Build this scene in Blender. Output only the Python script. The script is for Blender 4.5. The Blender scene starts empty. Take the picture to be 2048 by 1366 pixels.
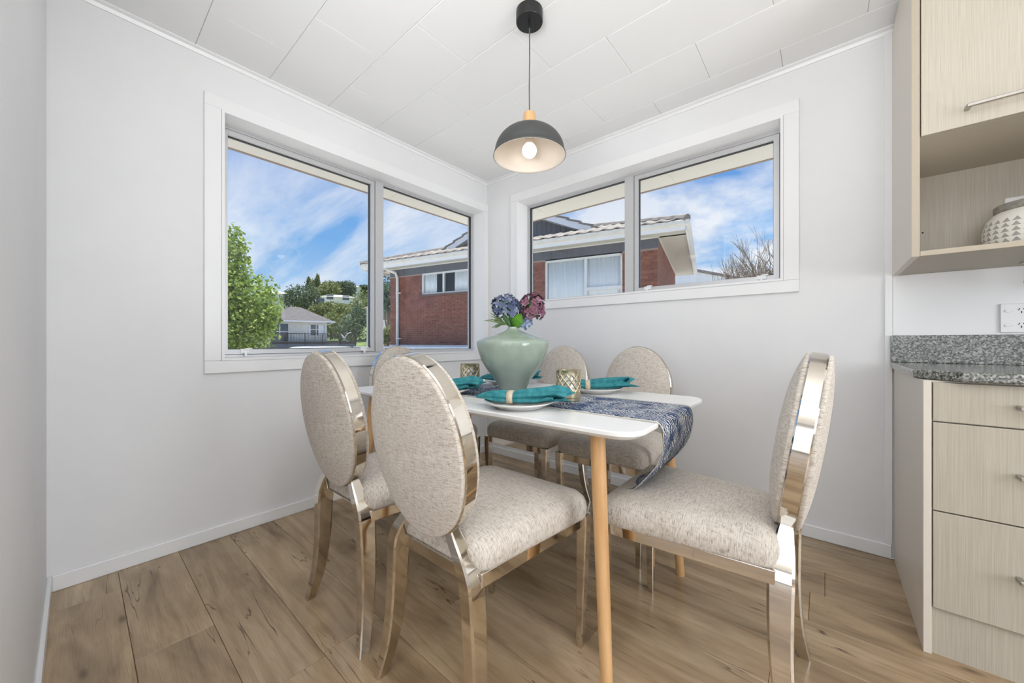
import bpy, math, random
from mathutils import Vector, Matrix
random.seed(7)
S = bpy.context.scene
COL = S.collection
R = math.radians
PI = math.pi

# ------------------------------------------------------------------ camera
CAM = Vector((2.315, -2.386, 0.981))
cd = bpy.data.cameras.new('camera')
cam = bpy.data.objects.new('camera', cd)
COL.objects.link(cam)
cd.sensor_width = 36.0
cd.lens = 36.0 * 738.8 / 2048
cd.clip_start = 0.02
cd.clip_end = 2000
cam.location = CAM
cam.rotation_euler = (R(90), 0, math.atan2(0.6464, 0.763))
S.camera = cam

# ------------------------------------------------------------------ view, world
S.view_settings.view_transform = 'Standard'
S.view_settings.look = 'None'
S.view_settings.exposure = 0.0
S.view_settings.gamma = 1.0
S.view_settings.use_curve_mapping = False


def nn(nt, typ, **kw):
    n = nt.nodes.new(typ)
    for k, v in kw.items():
        if k == 'ins':
            for a, b in v.items():
                n.inputs[a].default_value = b
        else:
            setattr(n, k, v)
    return n


def ramp(nt, stops, interp='LINEAR'):
    n = nt.nodes.new('ShaderNodeValToRGB')
    cr = n.color_ramp
    cr.interpolation = interp
    while len(cr.elements) < len(stops):
        cr.elements.new(0.5)
    for e, (p, c) in zip(cr.elements, stops):
        e.position = p
        e.color = (c[0], c[1], c[2], 1) if len(c) == 3 else c
    return n


W = bpy.data.worlds.new('sky')
S.world = W
W.use_nodes = True
nt = W.node_tree
nt.nodes.clear()
L = nt.links.new
out = nn(nt, 'ShaderNodeOutputWorld')
bg = nn(nt, 'ShaderNodeBackground', ins={'Strength': 1.0})
tc = nn(nt, 'ShaderNodeTexCoord')
sep = nn(nt, 'ShaderNodeSeparateXYZ')
L(tc.outputs['Generated'], sep.inputs[0])
grad = ramp(nt, [(0.0, (0.50, 0.68, 0.90)), (0.10, (0.40, 0.62, 0.90)), (0.24, (0.20, 0.46, 0.86)), (0.42, (0.09, 0.29, 0.74)), (1.0, (0.07, 0.24, 0.66))])
L(sep.outputs['Z'], grad.inputs[0])
zz = nn(nt, 'ShaderNodeMath', operation='MAXIMUM', ins={1: 0.0})
L(sep.outputs['Z'], zz.inputs[0])
za = nn(nt, 'ShaderNodeMath', operation='ADD', ins={1: 0.22})
L(zz.outputs[0], za.inputs[0])
dx = nn(nt, 'ShaderNodeMath', operation='DIVIDE')
L(sep.outputs['X'], dx.inputs[0]); L(za.outputs[0], dx.inputs[1])
dy = nn(nt, 'ShaderNodeMath', operation='DIVIDE')
L(sep.outputs['Y'], dy.inputs[0]); L(za.outputs[0], dy.inputs[1])
cmb = nn(nt, 'ShaderNodeCombineXYZ')
L(dx.outputs[0], cmb.inputs[0]); L(dy.outputs[0], cmb.inputs[1])
# streaked high cloud
mp = nn(nt, 'ShaderNodeMapping')
mp.inputs['Rotation'].default_value = (0, 0, R(28))
mp.inputs['Scale'].default_value = (0.75, 2.3, 1)
L(cmb.outputs[0], mp.inputs[0])
n1 = nn(nt, 'ShaderNodeTexNoise', ins={'Scale': 1.15, 'Detail': 9.0, 'Roughness': 0.62, 'Distortion': 0.4})
L(mp.outputs[0], n1.inputs['Vector'])
r1 = ramp(nt, [(0.40, (0, 0, 0)), (0.70, (1, 1, 1))])
L(n1.outputs[0], r1.inputs[0])
# puffy cloud
n2 = nn(nt, 'ShaderNodeTexNoise', ins={'Scale': 1.5, 'Detail': 10.0, 'Roughness': 0.58, 'Distortion': 0.15})
L(cmb.outputs[0], n2.inputs['Vector'])
r2 = ramp(nt, [(0.40, (0, 0, 0)), (0.56, (1, 1, 1))])
L(n2.outputs[0], r2.inputs[0])
# puffy cloud lies towards +Y, streaks towards -X
side = nn(nt, 'ShaderNodeMapRange', ins={'From Min': 0.45, 'From Max': 0.85})
L(sep.outputs['Y'], side.inputs[0])
cm = nn(nt, 'ShaderNodeMix', data_type='FLOAT')
L(side.outputs[0], cm.inputs[0]); L(r1.outputs[0], cm.inputs[2]); L(r2.outputs[0], cm.inputs[3])
low = ramp(nt, [(0.0, (0.85, 0.85, 0.85)), (0.25, (0.92, 0.92, 0.92)), (0.45, (0.62, 0.62, 0.62))])
L(sep.outputs['Z'], low.inputs[0])
cm2 = nn(nt, 'ShaderNodeMath', operation='MULTIPLY')
L(cm.outputs[0], cm2.inputs[0]); L(low.outputs[0], cm2.inputs[1])
mx = nn(nt, 'ShaderNodeMix', data_type='RGBA')
L(cm2.outputs[0], mx.inputs[0]); L(grad.outputs[0], mx.inputs[6])
mx.inputs[7].default_value = (0.93, 0.95, 0.99, 1)
L(mx.outputs[2], bg.inputs[0])
L(bg.outputs[0], out.inputs[0])

# ------------------------------------------------------------------ sun and fill lights
sd = bpy.data.lights.new('sun', 'SUN')
sd.energy = 8.0
sd.angle = R(6)
sd.color = (1.0, 0.96, 0.90)
sun = bpy.data.objects.new('sun', sd)
COL.objects.link(sun)
sun.rotation_euler = Vector((0.0, -0.09, -0.99)).to_track_quat('-Z', 'Y').to_euler()


def area(name, loc, direction, sx, sy, power, col=(1, 1, 1)):
    d = bpy.data.lights.new(name, 'AREA')
    d.shape = 'RECTANGLE'
    d.size = sx
    d.size_y = sy
    d.energy = power
    d.color = col
    o = bpy.data.objects.new(name, d)
    COL.objects.link(o)
    o.location = loc
    o.rotation_euler = Vector(direction).to_track_quat('-Z', 'Z').to_euler()
    return o


# fill lights added in unseen openings at the living and kitchen ends
area('fill_living_end', (2.75, -5.93, 1.15), (0, 1, 0.10), 3.6, 2.1, 30, (0.97, 0.985, 1.0))
area('fill_kitchen_end', (5.13, -1.75, 1.35), (-1, -0.02, 0.06), 1.9, 1.6, 60, (0.95, 0.98, 1.0))

# fill light added behind the camera, aimed up to brighten ceiling and walls
area('fill_ceiling', (2.4, -3.0, 1.1), (-0.06, 0.06, 1), 1.2, 1.2, 76, (0.97, 0.985, 1.0))

# ------------------------------------------------------------------ mesh helpers
class MB:
    def __init__(self):
        self.v = []
        self.f = []

    def add(self, vs, fs):
        b = len(self.v)
        self.v += [tuple(p) for p in vs]
        self.f += [tuple(b + i for i in q) for q in fs]
        return self

    def box(self, x0, x1, y0, y1, z0, z1):
        vs = [(x, y, z) for z in (z0, z1) for y in (y0, y1) for x in (x0, x1)]
        return self.add(vs, [(0, 2, 3, 1), (4, 5, 7, 6), (0, 1, 5, 4), (2, 6, 7, 3), (0, 4, 6, 2), (1, 3, 7, 5)])

    def cbox(self, x0, x1, y0, y1, z0, z1, c):
        """box with all edges chamfered by c"""
        vs = []
        idx = {}
        for ix, x in enumerate((x0, x1)):
            for iy, y in enumerate((y0, y1)):
                for iz, z in enumerate((z0, z1)):
                    sx, sy, sz = (1, -1)[ix], (1, -1)[iy], (1, -1)[iz]
                    for k, p in enumerate([(x, y + sy * c, z + sz * c), (x + sx * c, y, z + sz * c), (x + sx * c, y + sy * c, z)]):
                        idx[(ix, iy, iz, k)] = len(vs)
                        vs.append(p)
        I = lambda *a: idx[a]
        fs = []
        for s in (0, 1):
            q = [I(s, 0, 0, 0), I(s, 1, 0, 0), I(s, 1, 1, 0), I(s, 0, 1, 0)]
            fs.append(q if s else q[::-1])
            q = [I(0, s, 0, 1), I(1, s, 0, 1), I(1, s, 1, 1), I(0, s, 1, 1)]
            fs.append(q[::-1] if s else q)
            q = [I(0, 0, s, 2), I(1, 0, s, 2), I(1, 1, s, 2), I(0, 1, s, 2)]
            fs.append(q if s else q[::-1])
        for a in (0, 1):
            for b in (0, 1):
                fs.append([I(a, b, 0, 0), I(a, b, 1, 0), I(a, b, 1, 1), I(a, b, 0, 1)])
                fs.append([I(a, 0, b, 0), I(a, 1, b, 0), I(a, 1, b, 2), I(a, 0, b, 2)])
                fs.append([I(0, a, b, 1), I(1, a, b, 1), I(1, a, b, 2), I(0, a, b, 2)])
        for a in (0, 1):
            for b in (0, 1):
                for d in (0, 1):
                    fs.append([I(a, b, d, 0), I(a, b, d, 1), I(a, b, d, 2)])
        return self.add(vs, fs)

    def prism(self, poly, z0, z1):
        n = len(poly)
        vs = [(p[0], p[1], z0) for p in poly] + [(p[0], p[1], z1) for p in poly]
        fs = [tuple(range(n))[::-1], tuple(range(n, 2 * n))]
        fs += [(i, (i + 1) % n, n + (i + 1) % n, n + i) for i in range(n)]
        return self.add(vs, fs)

    def lathe(self, prof, n=32, cx=0, cy=0, caps=True):
        """prof: list of (r, z)"""
        vs, fs = [], []
        for r, z in prof:
            for k in range(n):
                a = 2 * PI * k / n
                vs.append((cx + r * math.cos(a), cy + r * math.sin(a), z))
        m = len(prof)
        for i in range(m - 1):
            for k in range(n):
                k2 = (k + 1) % n
                fs.append((i * n + k, i * n + k2, (i + 1) * n + k2, (i + 1) * n + k))
        if caps:
            fs.append(tuple(range(n))[::-1])
            fs.append(tuple(range((m - 1) * n, m * n)))
        return self.add(vs, fs)

    def sweep(self, pts, sections, caps=True):
        """pts: centres; sections: per point a list of 3D offsets"""
        n = len(sections[0])
        vs, fs = [], []
        for p, s in zip(pts, sections):
            for o in s:
                vs.append((p[0] + o[0], p[1] + o[1], p[2] + o[2]))
        for i in range(len(pts) - 1):
            for k in range(n):
                k2 = (k + 1) % n
                fs.append((i * n + k, i * n + k2, (i + 1) * n + k2, (i + 1) * n + k))
        if caps:
            fs.append(tuple(range(n))[::-1])
            fs.append(tuple(range((len(pts) - 1) * n, len(pts) * n)))
        return self.add(vs, fs)

    def tube(self, pts, r, n=8):
        pts = [Vector(p) for p in pts]
        rs = r if isinstance(r, (list, tuple)) else [r] * len(pts)
        secs = []
        ref = None
        for i, p in enumerate(pts):
            d = (pts[min(i + 1, len(pts) - 1)] - pts[max(i - 1, 0)]).normalized()
            if ref is None:
                ref = Vector((0, 0, 1)) if abs(d.z) < 0.9 else Vector((1, 0, 0))
            a = d.cross(ref).normalized()
            b = a.cross(d).normalized()
            ref = b
            secs.append([a * math.cos(2 * PI * k / n) * rs[i] + b * math.sin(2 * PI * k / n) * rs[i] for k in range(n)])
        return self.sweep(pts, secs)

    def xf(self, M):
        self.v = [tuple(M @ Vector(p)) for p in self.v]
        return self

    def mesh(self, name, smooth=False, sharp=None):
        me = bpy.data.meshes.new(name)
        me.from_pydata(self.v, [], self.f)
        me.update()
        if smooth:
            me.polygons.foreach_set('use_smooth', [True] * len(me.polygons))
            if sharp is not None:
                me.set_sharp_from_angle(angle=R(sharp))
        return me


def fixnormals(me):
    import bmesh
    bm = bmesh.new()
    bm.from_mesh(me)
    bmesh.ops.recalc_face_normals(bm, faces=bm.faces)
    bm.to_mesh(me)
    bm.free()
    return me


def link(name, me, mat, parent=None, loc=None, rot=None):
    o = bpy.data.objects.new(name, me)
    COL.objects.link(o)
    if mat is not None and me is not None and not me.materials:
        me.materials.append(mat)
    if parent:
        o.parent = parent
    if loc is not None:
        o.location = loc
    if rot is not None:
        o.rotation_euler = rot
    return o


def obj(name, mb, mat, parent=None, loc=None, rot=None, smooth=False, sharp=40, fix=True, sub=0, bev=0):
    me = mb.mesh(name, smooth, None)
    if fix:
        fixnormals(me)
    if smooth:
        me.polygons.foreach_set('use_smooth', [True] * len(me.polygons))
        if sharp:
            me.set_sharp_from_angle(angle=R(sharp))
    o = link(name, me, mat, parent, loc, rot)
    if bev:
        b = o.modifiers.new('bevel', 'BEVEL')
        b.width = bev
        b.segments = 2
        b.limit_method = 'ANGLE'
    if sub:
        s = o.modifiers.new('sub', 'SUBSURF')
        s.levels = s.render_levels = sub
    return o


def empty(name, loc=(0, 0, 0), rz=0.0, parent=None):
    o = bpy.data.objects.new(name, None)
    COL.objects.link(o)
    o.location = loc
    o.rotation_euler = (0, 0, rz)
    o.empty_display_size = 0.1
    if parent:
        o.parent = parent
    return o


def tag(o, label=None, cat=None, group=None, kind=None):
    if label: o['label'] = label
    if cat: o['category'] = cat
    if group: o['group'] = group
    if kind: o['kind'] = kind
    return o


def copy_tree(o, parent=None):
    c = o.copy()
    COL.objects.link(c)
    if parent: c.parent = parent
    for ch in [k for k in o.children]:
        copy_tree(ch, c)
    return c


# ------------------------------------------------------------------ materials
def mat(name, col, rough=0.5, metal=0.0, spec=0.5, coat=0.0, sheen=0.0):
    m = bpy.data.materials.new(name)
    m.use_nodes = True
    b = m.node_tree.nodes['Principled BSDF']
    b.inputs['Base Color'].default_value = (col[0], col[1], col[2], 1)
    b.inputs['Roughness'].default_value = rough
    b.inputs['Metallic'].default_value = metal
    b.inputs['Specular IOR Level'].default_value = spec
    b.inputs['Coat Weight'].default_value = coat
    b.inputs['Sheen Weight'].default_value = sheen
    return m


def srgb(r, g, b):
    f = lambda c: (c / 255 / 12.92) if c / 255 <= 0.04045 else ((c / 255 + 0.055) / 1.055) ** 2.4
    return (f(r), f(g), f(b))


def noisy(name, c1, c2, scale, rough=0.5, stretch=(1, 1, 1), detail=4, lo=0.35, hi=0.65, bump=0.0, spec=0.5, metal=0.0, perobj=0.0, coord='Object', rotz=0.0):
    m = mat(name, c1, rough, metal, spec)
    nt = m.node_tree
    b = nt.nodes['Principled BSDF']
    tc = nn(nt, 'ShaderNodeTexCoord')
    mp = nn(nt, 'ShaderNodeMapping')
    mp.inputs['Scale'].default_value = stretch
    mp.inputs['Rotation'].default_value = (0, 0, rotz)
    nt.links.new(tc.outputs[coord], mp.inputs[0])
    no = nn(nt, 'ShaderNodeTexNoise', ins={'Scale': scale, 'Detail': detail, 'Roughness': 0.6})
    src = mp.outputs[0]
    if perobj:
        oi = nn(nt, 'ShaderNodeObjectInfo')
        ad = nn(nt, 'ShaderNodeVectorMath', operation='ADD')
        ml = nn(nt, 'ShaderNodeMath', operation='MULTIPLY', ins={1: 57.0})
        nt.links.new(oi.outputs['Random'], ml.inputs[0])
        nt.links.new(src, ad.inputs[0]); nt.links.new(ml.outputs[0], ad.inputs[1])
        src = ad.outputs[0]
    nt.links.new(src, no.inputs['Vector'])
    rp = ramp(nt, [(lo, c1), (hi, c2)])
    nt.links.new(no.outputs[0], rp.inputs[0])
    colout = rp.outputs[0]
    if perobj:
        hv = nn(nt, 'ShaderNodeHueSaturation')
        mr = nn(nt, 'ShaderNodeMapRange', ins={'To Min': 1 - perobj, 'To Max': 1 + perobj})
        nt.links.new(oi.outputs['Random'], mr.inputs[0])
        nt.links.new(mr.outputs[0], hv.inputs['Value'])
        nt.links.new(colout, hv.inputs['Color'])
        colout = hv.outputs[0]
    nt.links.new(colout, b.inputs['Base Color'])
    if bump:
        bp = nn(nt, 'ShaderNodeBump', ins={'Strength': bump, 'Distance': 0.01})
        nt.links.new(no.outputs[0], bp.inputs['Height'])
        nt.links.new(bp.outputs[0], b.inputs['Normal'])
    return m


M = {}
M['wall'] = noisy('wall_paint', (0.79, 0.79, 0.80), (0.81, 0.81, 0.815), 3.0, rough=0.55, spec=0.3)
M['ceil'] = mat('ceiling_paint', (0.86, 0.86, 0.855), 0.5, spec=0.3)
M['trim'] = mat('trim_gloss_white', (0.84, 0.84, 0.845), 0.3)
M['alu'] = mat('silver_aluminium', (0.60, 0.60, 0.61), 0.38, metal=0.35)
M['seal'] = mat('black_rubber_seal', (0.03, 0.03, 0.03), 0.6)
M['plastic'] = mat('white_plastic', (0.85, 0.85, 0.85), 0.3)
M['dark'] = mat('dark_slot', (0.02, 0.02, 0.02), 0.7)

g = bpy.data.materials.new('window_glass')
g.use_nodes = True
nt = g.node_tree
nt.nodes.clear()
o_ = nn(nt, 'ShaderNodeOutputMaterial')
tr = nn(nt, 'ShaderNodeBsdfTransparent')
tr.inputs[0].default_value = (0.985, 0.99, 0.99, 1)
gl = nn(nt, 'ShaderNodeBsdfGlossy')
gl.inputs['Roughness'].default_value = 0.0
lwt = nn(nt, 'ShaderNodeLayerWeight', ins={'Blend': 0.5})
lwp = nn(nt, 'ShaderNodeMath', operation='POWER', ins={1: 5.0})
nt.links.new(lwt.outputs['Facing'], lwp.inputs[0])
lw = nn(nt, 'ShaderNodeMath', operation='MULTIPLY_ADD', ins={1: 0.9, 2: 0.025})
nt.links.new(lwp.outputs[0], lw.inputs[0])
mxs = nn(nt, 'ShaderNodeMixShader')
nt.links.new(lw.outputs[0], mxs.inputs[0])
nt.links.new(tr.outputs[0], mxs.inputs[1])
nt.links.new(gl.outputs[0], mxs.inputs[2])
nt.links.new(mxs.outputs[0], o_.inputs[0])
M['glass'] = g


def floor_material():
    m = mat('oak_laminate', (0.3, 0.2, 0.12), 0.24, spec=0.5)
    nt = m.node_tree
    L = nt.links.new
    b = nt.nodes['Principled BSDF']
    tc = nn(nt, 'ShaderNodeTexCoord')
    oi = nn(nt, 'ShaderNodeObjectInfo')
    off = nn(nt, 'ShaderNodeCombineXYZ')
    ml = nn(nt, 'ShaderNodeMath', operation='MULTIPLY', ins={1: 91.0})
    L(oi.outputs['Random'], ml.inputs[0])
    L(ml.outputs[0], off.inputs[0]); L(ml.outputs[0], off.inputs[1])
    ad = nn(nt, 'ShaderNodeVectorMath', operation='ADD')
    L(tc.outputs['Object'], ad.inputs[0]); L(off.outputs[0], ad.inputs[1])
    # broad tone along the board
    mpa = nn(nt, 'ShaderNodeMapping'); mpa.inputs['Scale'].default_value = (1.3, 5.0, 1)
    L(ad.outputs[0], mpa.inputs[0])
    na = nn(nt, 'ShaderNodeTexNoise', ins={'Scale': 1.6, 'Detail': 3.0, 'Roughness': 0.55, 'Distortion': 0.6})
    L(mpa.outputs[0], na.inputs['Vector'])
    ra = ramp(nt, [(0.28, srgb(134, 112, 86)), (0.50, srgb(170, 146, 115)), (0.74, srgb(192, 169, 138))])
    L(na.outputs[0], ra.inputs[0])
    # cathedral grain: distorted bands across the board
    mpb = nn(nt, 'ShaderNodeMapping'); mpb.inputs['Scale'].default_value = (0.55, 6.0, 1)
    L(ad.outputs[0], mpb.inputs[0])
    nb = nn(nt, 'ShaderNodeTexNoise', ins={'Scale': 1.5, 'Detail': 2.0, 'Roughness': 0.5, 'Distortion': 0.3})
    L(mpb.outputs[0], nb.inputs['Vector'])
    mb_ = nn(nt, 'ShaderNodeMath', operation='MULTIPLY', ins={1: 34.0})
    L(nb.outputs[0], mb_.inputs[0])
    fr = nn(nt, 'ShaderNodeMath', operation='SINE')
    L(mb_.outputs[0], fr.inputs[0])
    rb = ramp(nt, [(0.0, (0.78, 0.75, 0.71)), (0.6, (1, 1, 1))])
    mrb = nn(nt, 'ShaderNodeMapRange', ins={'From Min': -1.0, 'From Max': 1.0})
    L(fr.outputs[0], mrb.inputs[0]); L(mrb.outputs[0], rb.inputs[0])
    m1 = nn(nt, 'ShaderNodeMix', data_type='RGBA', blend_type='MULTIPLY')
    m1.inputs[0].default_value = 0.62
    L(ra.outputs[0], m1.inputs[6]); L(rb.outputs[0], m1.inputs[7])
    # fine pores
    mpc = nn(nt, 'ShaderNodeMapping'); mpc.inputs['Scale'].default_value = (6, 130, 1)
    L(ad.outputs[0], mpc.inputs[0])
    nc = nn(nt, 'ShaderNodeTexNoise', ins={'Scale': 2.0, 'Detail': 3.0, 'Roughness': 0.6})
    L(mpc.outputs[0], nc.inputs['Vector'])
    rc = ramp(nt, [(0.32, (0.82, 0.80, 0.77)), (0.55, (1, 1, 1))])
    L(nc.outputs[0], rc.inputs[0])
    m2 = nn(nt, 'ShaderNodeMix', data_type='RGBA', blend_type='MULTIPLY')
    m2.inputs[0].default_value = 0.8
    L(m1.outputs[2], m2.inputs[6]); L(rc.outputs[0], m2.inputs[7])
    # dark cracks along the grain
    mpd = nn(nt, 'ShaderNodeMapping'); mpd.inputs['Scale'].default_value = (0.9, 9.0, 1)
    L(ad.outputs[0], mpd.inputs[0])
    nd = nn(nt, 'ShaderNodeTexNoise', ins={'Scale': 1.7, 'Detail': 3.0, 'Roughness': 0.5, 'Distortion': 0.25})
    L(mpd.outputs[0], nd.inputs['Vector'])
    sb = nn(nt, 'ShaderNodeMath', operation='SUBTRACT', ins={1: 0.5}); L(nd.outputs[0], sb.inputs[0])
    ab = nn(nt, 'ShaderNodeMath', operation='ABSOLUTE'); L(sb.outputs[0], ab.inputs[0])
    rd = ramp(nt, [(0.0, (1, 1, 1)), (0.010, (0, 0, 0))]); L(ab.outputs[0], rd.inputs[0])
    mpe = nn(nt, 'ShaderNodeMapping'); mpe.inputs['Scale'].default_value = (1.0, 2.6, 1); L(ad.outputs[0], mpe.inputs[0])
    ne = nn(nt, 'ShaderNodeTexNoise', ins={'Scale': 2.6, 'Detail': 2.0, 'Roughness': 0.5})
    L(mpe.outputs[0], ne.inputs['Vector'])
    re_ = ramp(nt, [(0.54, (0, 0, 0)), (0.61, (1, 1, 1))]); L(ne.outputs[0], re_.inputs[0])
    cr = nn(nt, 'ShaderNodeMath', operation='MULTIPLY'); L(rd.outputs[0], cr.inputs[0]); L(re_.outputs[0], cr.inputs[1])
    # knots
    mpk = nn(nt, 'ShaderNodeMapping'); mpk.inputs['Scale'].default_value = (2.0, 5.2, 1)
    L(ad.outputs[0], mpk.inputs[0])
    vk = nn(nt, 'ShaderNodeTexVoronoi', ins={'Scale': 0.85, 'Randomness': 1.0}); L(mpk.outputs[0], vk.inputs['Vector'])
    rk = ramp(nt, [(0.022, (1, 1, 1)), (0.06, (0.3, 0.3, 0.3)), (0.15, (0, 0, 0))]); L(vk.outputs['Distance'], rk.inputs[0])
    mk_ = nn(nt, 'ShaderNodeMath', operation='MULTIPLY', ins={1: 0.75}); L(rk.outputs[0], mk_.inputs[0])
    mxk = nn(nt, 'ShaderNodeMath', operation='MAXIMUM'); L(cr.outputs[0], mxk.inputs[0]); L(mk_.outputs[0], mxk.inputs[1])
    m3 = nn(nt, 'ShaderNodeMix', data_type='RGBA')
    L(mxk.outputs[0], m3.inputs[0]); L(m2.outputs[2], m3.inputs[6])
    m3.inputs[7].default_value = (*srgb(82, 62, 45), 1)
    hv = nn(nt, 'ShaderNodeHueSaturation')
    mr = nn(nt, 'ShaderNodeMapRange', ins={'To Min': 0.88, 'To Max': 1.10})
    L(oi.outputs['Random'], mr.inputs[0]); L(mr.outputs[0], hv.inputs['Value']); L(m3.outputs[2], hv.inputs['Color'])
    L(hv.outputs[0], b.inputs['Base Color'])
    bp = nn(nt, 'ShaderNodeBump', ins={'Strength': 0.08, 'Distance': 0.002})
    L(nc.outputs[0], bp.inputs['Height']); L(bp.outputs[0], b.inputs['Normal'])
    return m


M['floor'] = floor_material()
M['sub'] = mat('dark_underlay', (0.10, 0.075, 0.05), 0.8)
M['groove'] = mat('ceiling_groove', (0.62, 0.62, 0.62), 0.6)


def fabric(name, plane):
    m = mat(name, (0.6, 0.55, 0.5), 0.85, spec=0.2, sheen=0.15)
    nt = m.node_tree
    L = nt.links.new
    b = nt.nodes['Principled BSDF']
    tc = nn(nt, 'ShaderNodeTexCoord')
    sa = {'xz': ((55, 55, 420), (420, 55, 55)), 'xy': ((55, 420, 55), (420, 55, 55))}[plane]
    fac = []
    for sc in sa:
        mp = nn(nt, 'ShaderNodeMapping'); mp.inputs['Scale'].default_value = sc
        L(tc.outputs['Object'], mp.inputs[0])
        no = nn(nt, 'ShaderNodeTexNoise', ins={'Scale': 1.0, 'Detail': 2.5, 'Roughness': 0.7})
        L(mp.outputs[0], no.inputs['Vector'])
        fac.append(no)
    big = nn(nt, 'ShaderNodeTexNoise', ins={'Scale': 9.0, 'Detail': 3.0})
    L(tc.outputs['Object'], big.inputs['Vector'])
    ra = ramp(nt, [(0.30, srgb(166, 155, 143)), (0.45, srgb(204, 196, 186)), (0.60, srgb(218, 212, 203))])
    rb = ramp(nt, [(0.30, (0.66, 0.62, 0.58)), (0.45, (0.94, 0.925, 0.91)), (0.6, (1, 1, 1))])
    L(fac[0].outputs[0], ra.inputs[0]); L(fac[1].outputs[0], rb.inputs[0])
    mm = nn(nt, 'ShaderNodeMix', data_type='RGBA', blend_type='MULTIPLY'); mm.inputs[0].default_value = 0.9
    L(ra.outputs[0], mm.inputs[6]); L(rb.outputs[0], mm.inputs[7])
    rc = ramp(nt, [(0.35, (0.93, 0.92, 0.91)), (0.65, (1, 1, 1))]); L(big.outputs[0], rc.inputs[0])
    m2 = nn(nt, 'ShaderNodeMix', data_type='RGBA', blend_type='MULTIPLY'); m2.inputs[0].default_value = 1
    L(mm.outputs[2], m2.inputs[6]); L(rc.outputs[0], m2.inputs[7])
    L(m2.outputs[2], b.inputs['Base Color'])
    mxh = nn(nt, 'ShaderNodeMath', operation='ADD'); L(fac[0].outputs[0], mxh.inputs[0]); L(fac[1].outputs[0], mxh.inputs[1])
    bp = nn(nt, 'ShaderNodeBump', ins={'Strength': 0.25, 'Distance': 0.002}); L(mxh.outputs[0], bp.inputs['Height']); L(bp.outputs[0], b.inputs['Normal'])
    return m


M['fab_back'] = fabric('linen_upholstery_back', 'xz')
M['fab_seat'] = fabric('linen_upholstery_seat', 'xy')
M['chrome'] = mat('champagne_polished_steel', (0.66, 0.615, 0.55), 0.06, metal=1.0)
M['steel'] = mat('brushed_steel', (0.46, 0.44, 0.41), 0.4, metal=1.0)
M['table'] = mat('white_lacquer', (0.84, 0.84, 0.835), 0.28)
M['beech'] = noisy('beech_wood', srgb(196, 152, 102), srgb(214, 172, 124), 3.0, rough=0.4, stretch=(14, 14, 1.2))
M['teal'] = noisy('teal_cotton', srgb(44, 120, 130), srgb(72, 150, 156), 40, rough=0.75, spec=0.2)
M['ring'] = noisy('beige_ring', srgb(196, 176, 150), srgb(214, 198, 176), 60, rough=0.5)
M['plate'] = mat('white_porcelain', (0.84, 0.83, 0.80), 0.15, coat=0.3)
M['vase'] = noisy('celadon_glaze', srgb(150, 166, 150), srgb(172, 184, 170), 6, rough=0.07, spec=0.75)
M['gold'] = mat('antique_gold_metal', (0.66, 0.57, 0.38), 0.28, metal=0.9)
M['cab'] = noisy('cream_laminate_grain', srgb(174, 166, 151), srgb(188, 181, 167), 1.0, rough=0.42, stretch=(520, 520, 6), detail=2)
M['cabside'] = mat('cream_melamine', srgb(218, 210, 198), 0.4)
M['cabedge'] = mat('cream_edging', srgb(172, 161, 143), 0.42)
M['black'] = mat('black_metal', (0.012, 0.012, 0.012), 0.25)
M['shade_out'] = mat('charcoal_enamel', (0.045, 0.048, 0.047), 0.45)
M['shade_in'] = mat('cream_enamel', (0.80, 0.72, 0.64), 0.4)
M['cord'] = mat('grey_cord', (0.10, 0.10, 0.10), 0.6)


def granite():
    m = mat('dark_granite', (0.1, 0.1, 0.1), 0.12, spec=0.6)
    nt = m.node_tree; L = nt.links.new; b = nt.nodes['Principled BSDF']
    tc = nn(nt, 'ShaderNodeTexCoord')
    v = nn(nt, 'ShaderNodeTexVoronoi', ins={'Scale': 210.0}); L(tc.outputs['Object'], v.inputs['Vector'])
    n = nn(nt, 'ShaderNodeTexNoise', ins={'Scale': 110.0, 'Detail': 4.0, 'Roughness': 0.7}); L(tc.outputs['Object'], n.inputs['Vector'])
    r = ramp(nt, [(0.32, srgb(44, 46, 44)), (0.46, srgb(92, 94, 90)), (0.56, srgb(142, 142, 136)), (0.68, srgb(184, 182, 174))])
    a = nn(nt, 'ShaderNodeMix', data_type='FLOAT'); a.inputs[0].default_value = 0.38
    L(n.outputs[0], a.inputs[2]); L(v.outputs['Color'], a.inputs[3])
    L(a.outputs[0], r.inputs[0]); L(r.outputs[0], b.inputs['Base Color'])
    return m


M['granite'] = granite()
bulb = bpy.data.materials.new('lit_bulb')
bulb.use_nodes = True
bb = bulb.node_tree.nodes['Principled BSDF']
bb.inputs['Emission Color'].default_value = (1.0, 0.90, 0.72, 1)
bb.inputs['Emission Strength'].default_value = 3.2
bb.inputs['Base Color'].default_value = (1, 1, 1, 1)
M['bulb'] = bulb

# ------------------------------------------------------------------ room shell
HC = 2.40          # ceiling height
XE, YS = 5.2, -6.0  # far ends of the living / kitchen space
WT = 0.20          # outer wall thickness
NIBX, NIBY = 1.37, -2.46

# window openings
AY0, AY1, AZ0, AZ1 = -1.915, -0.040, 0.885, 2.142
BX0, BX1, BZ0, BZ1 = 0.352, 2.150, 1.297, 2.155

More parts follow.
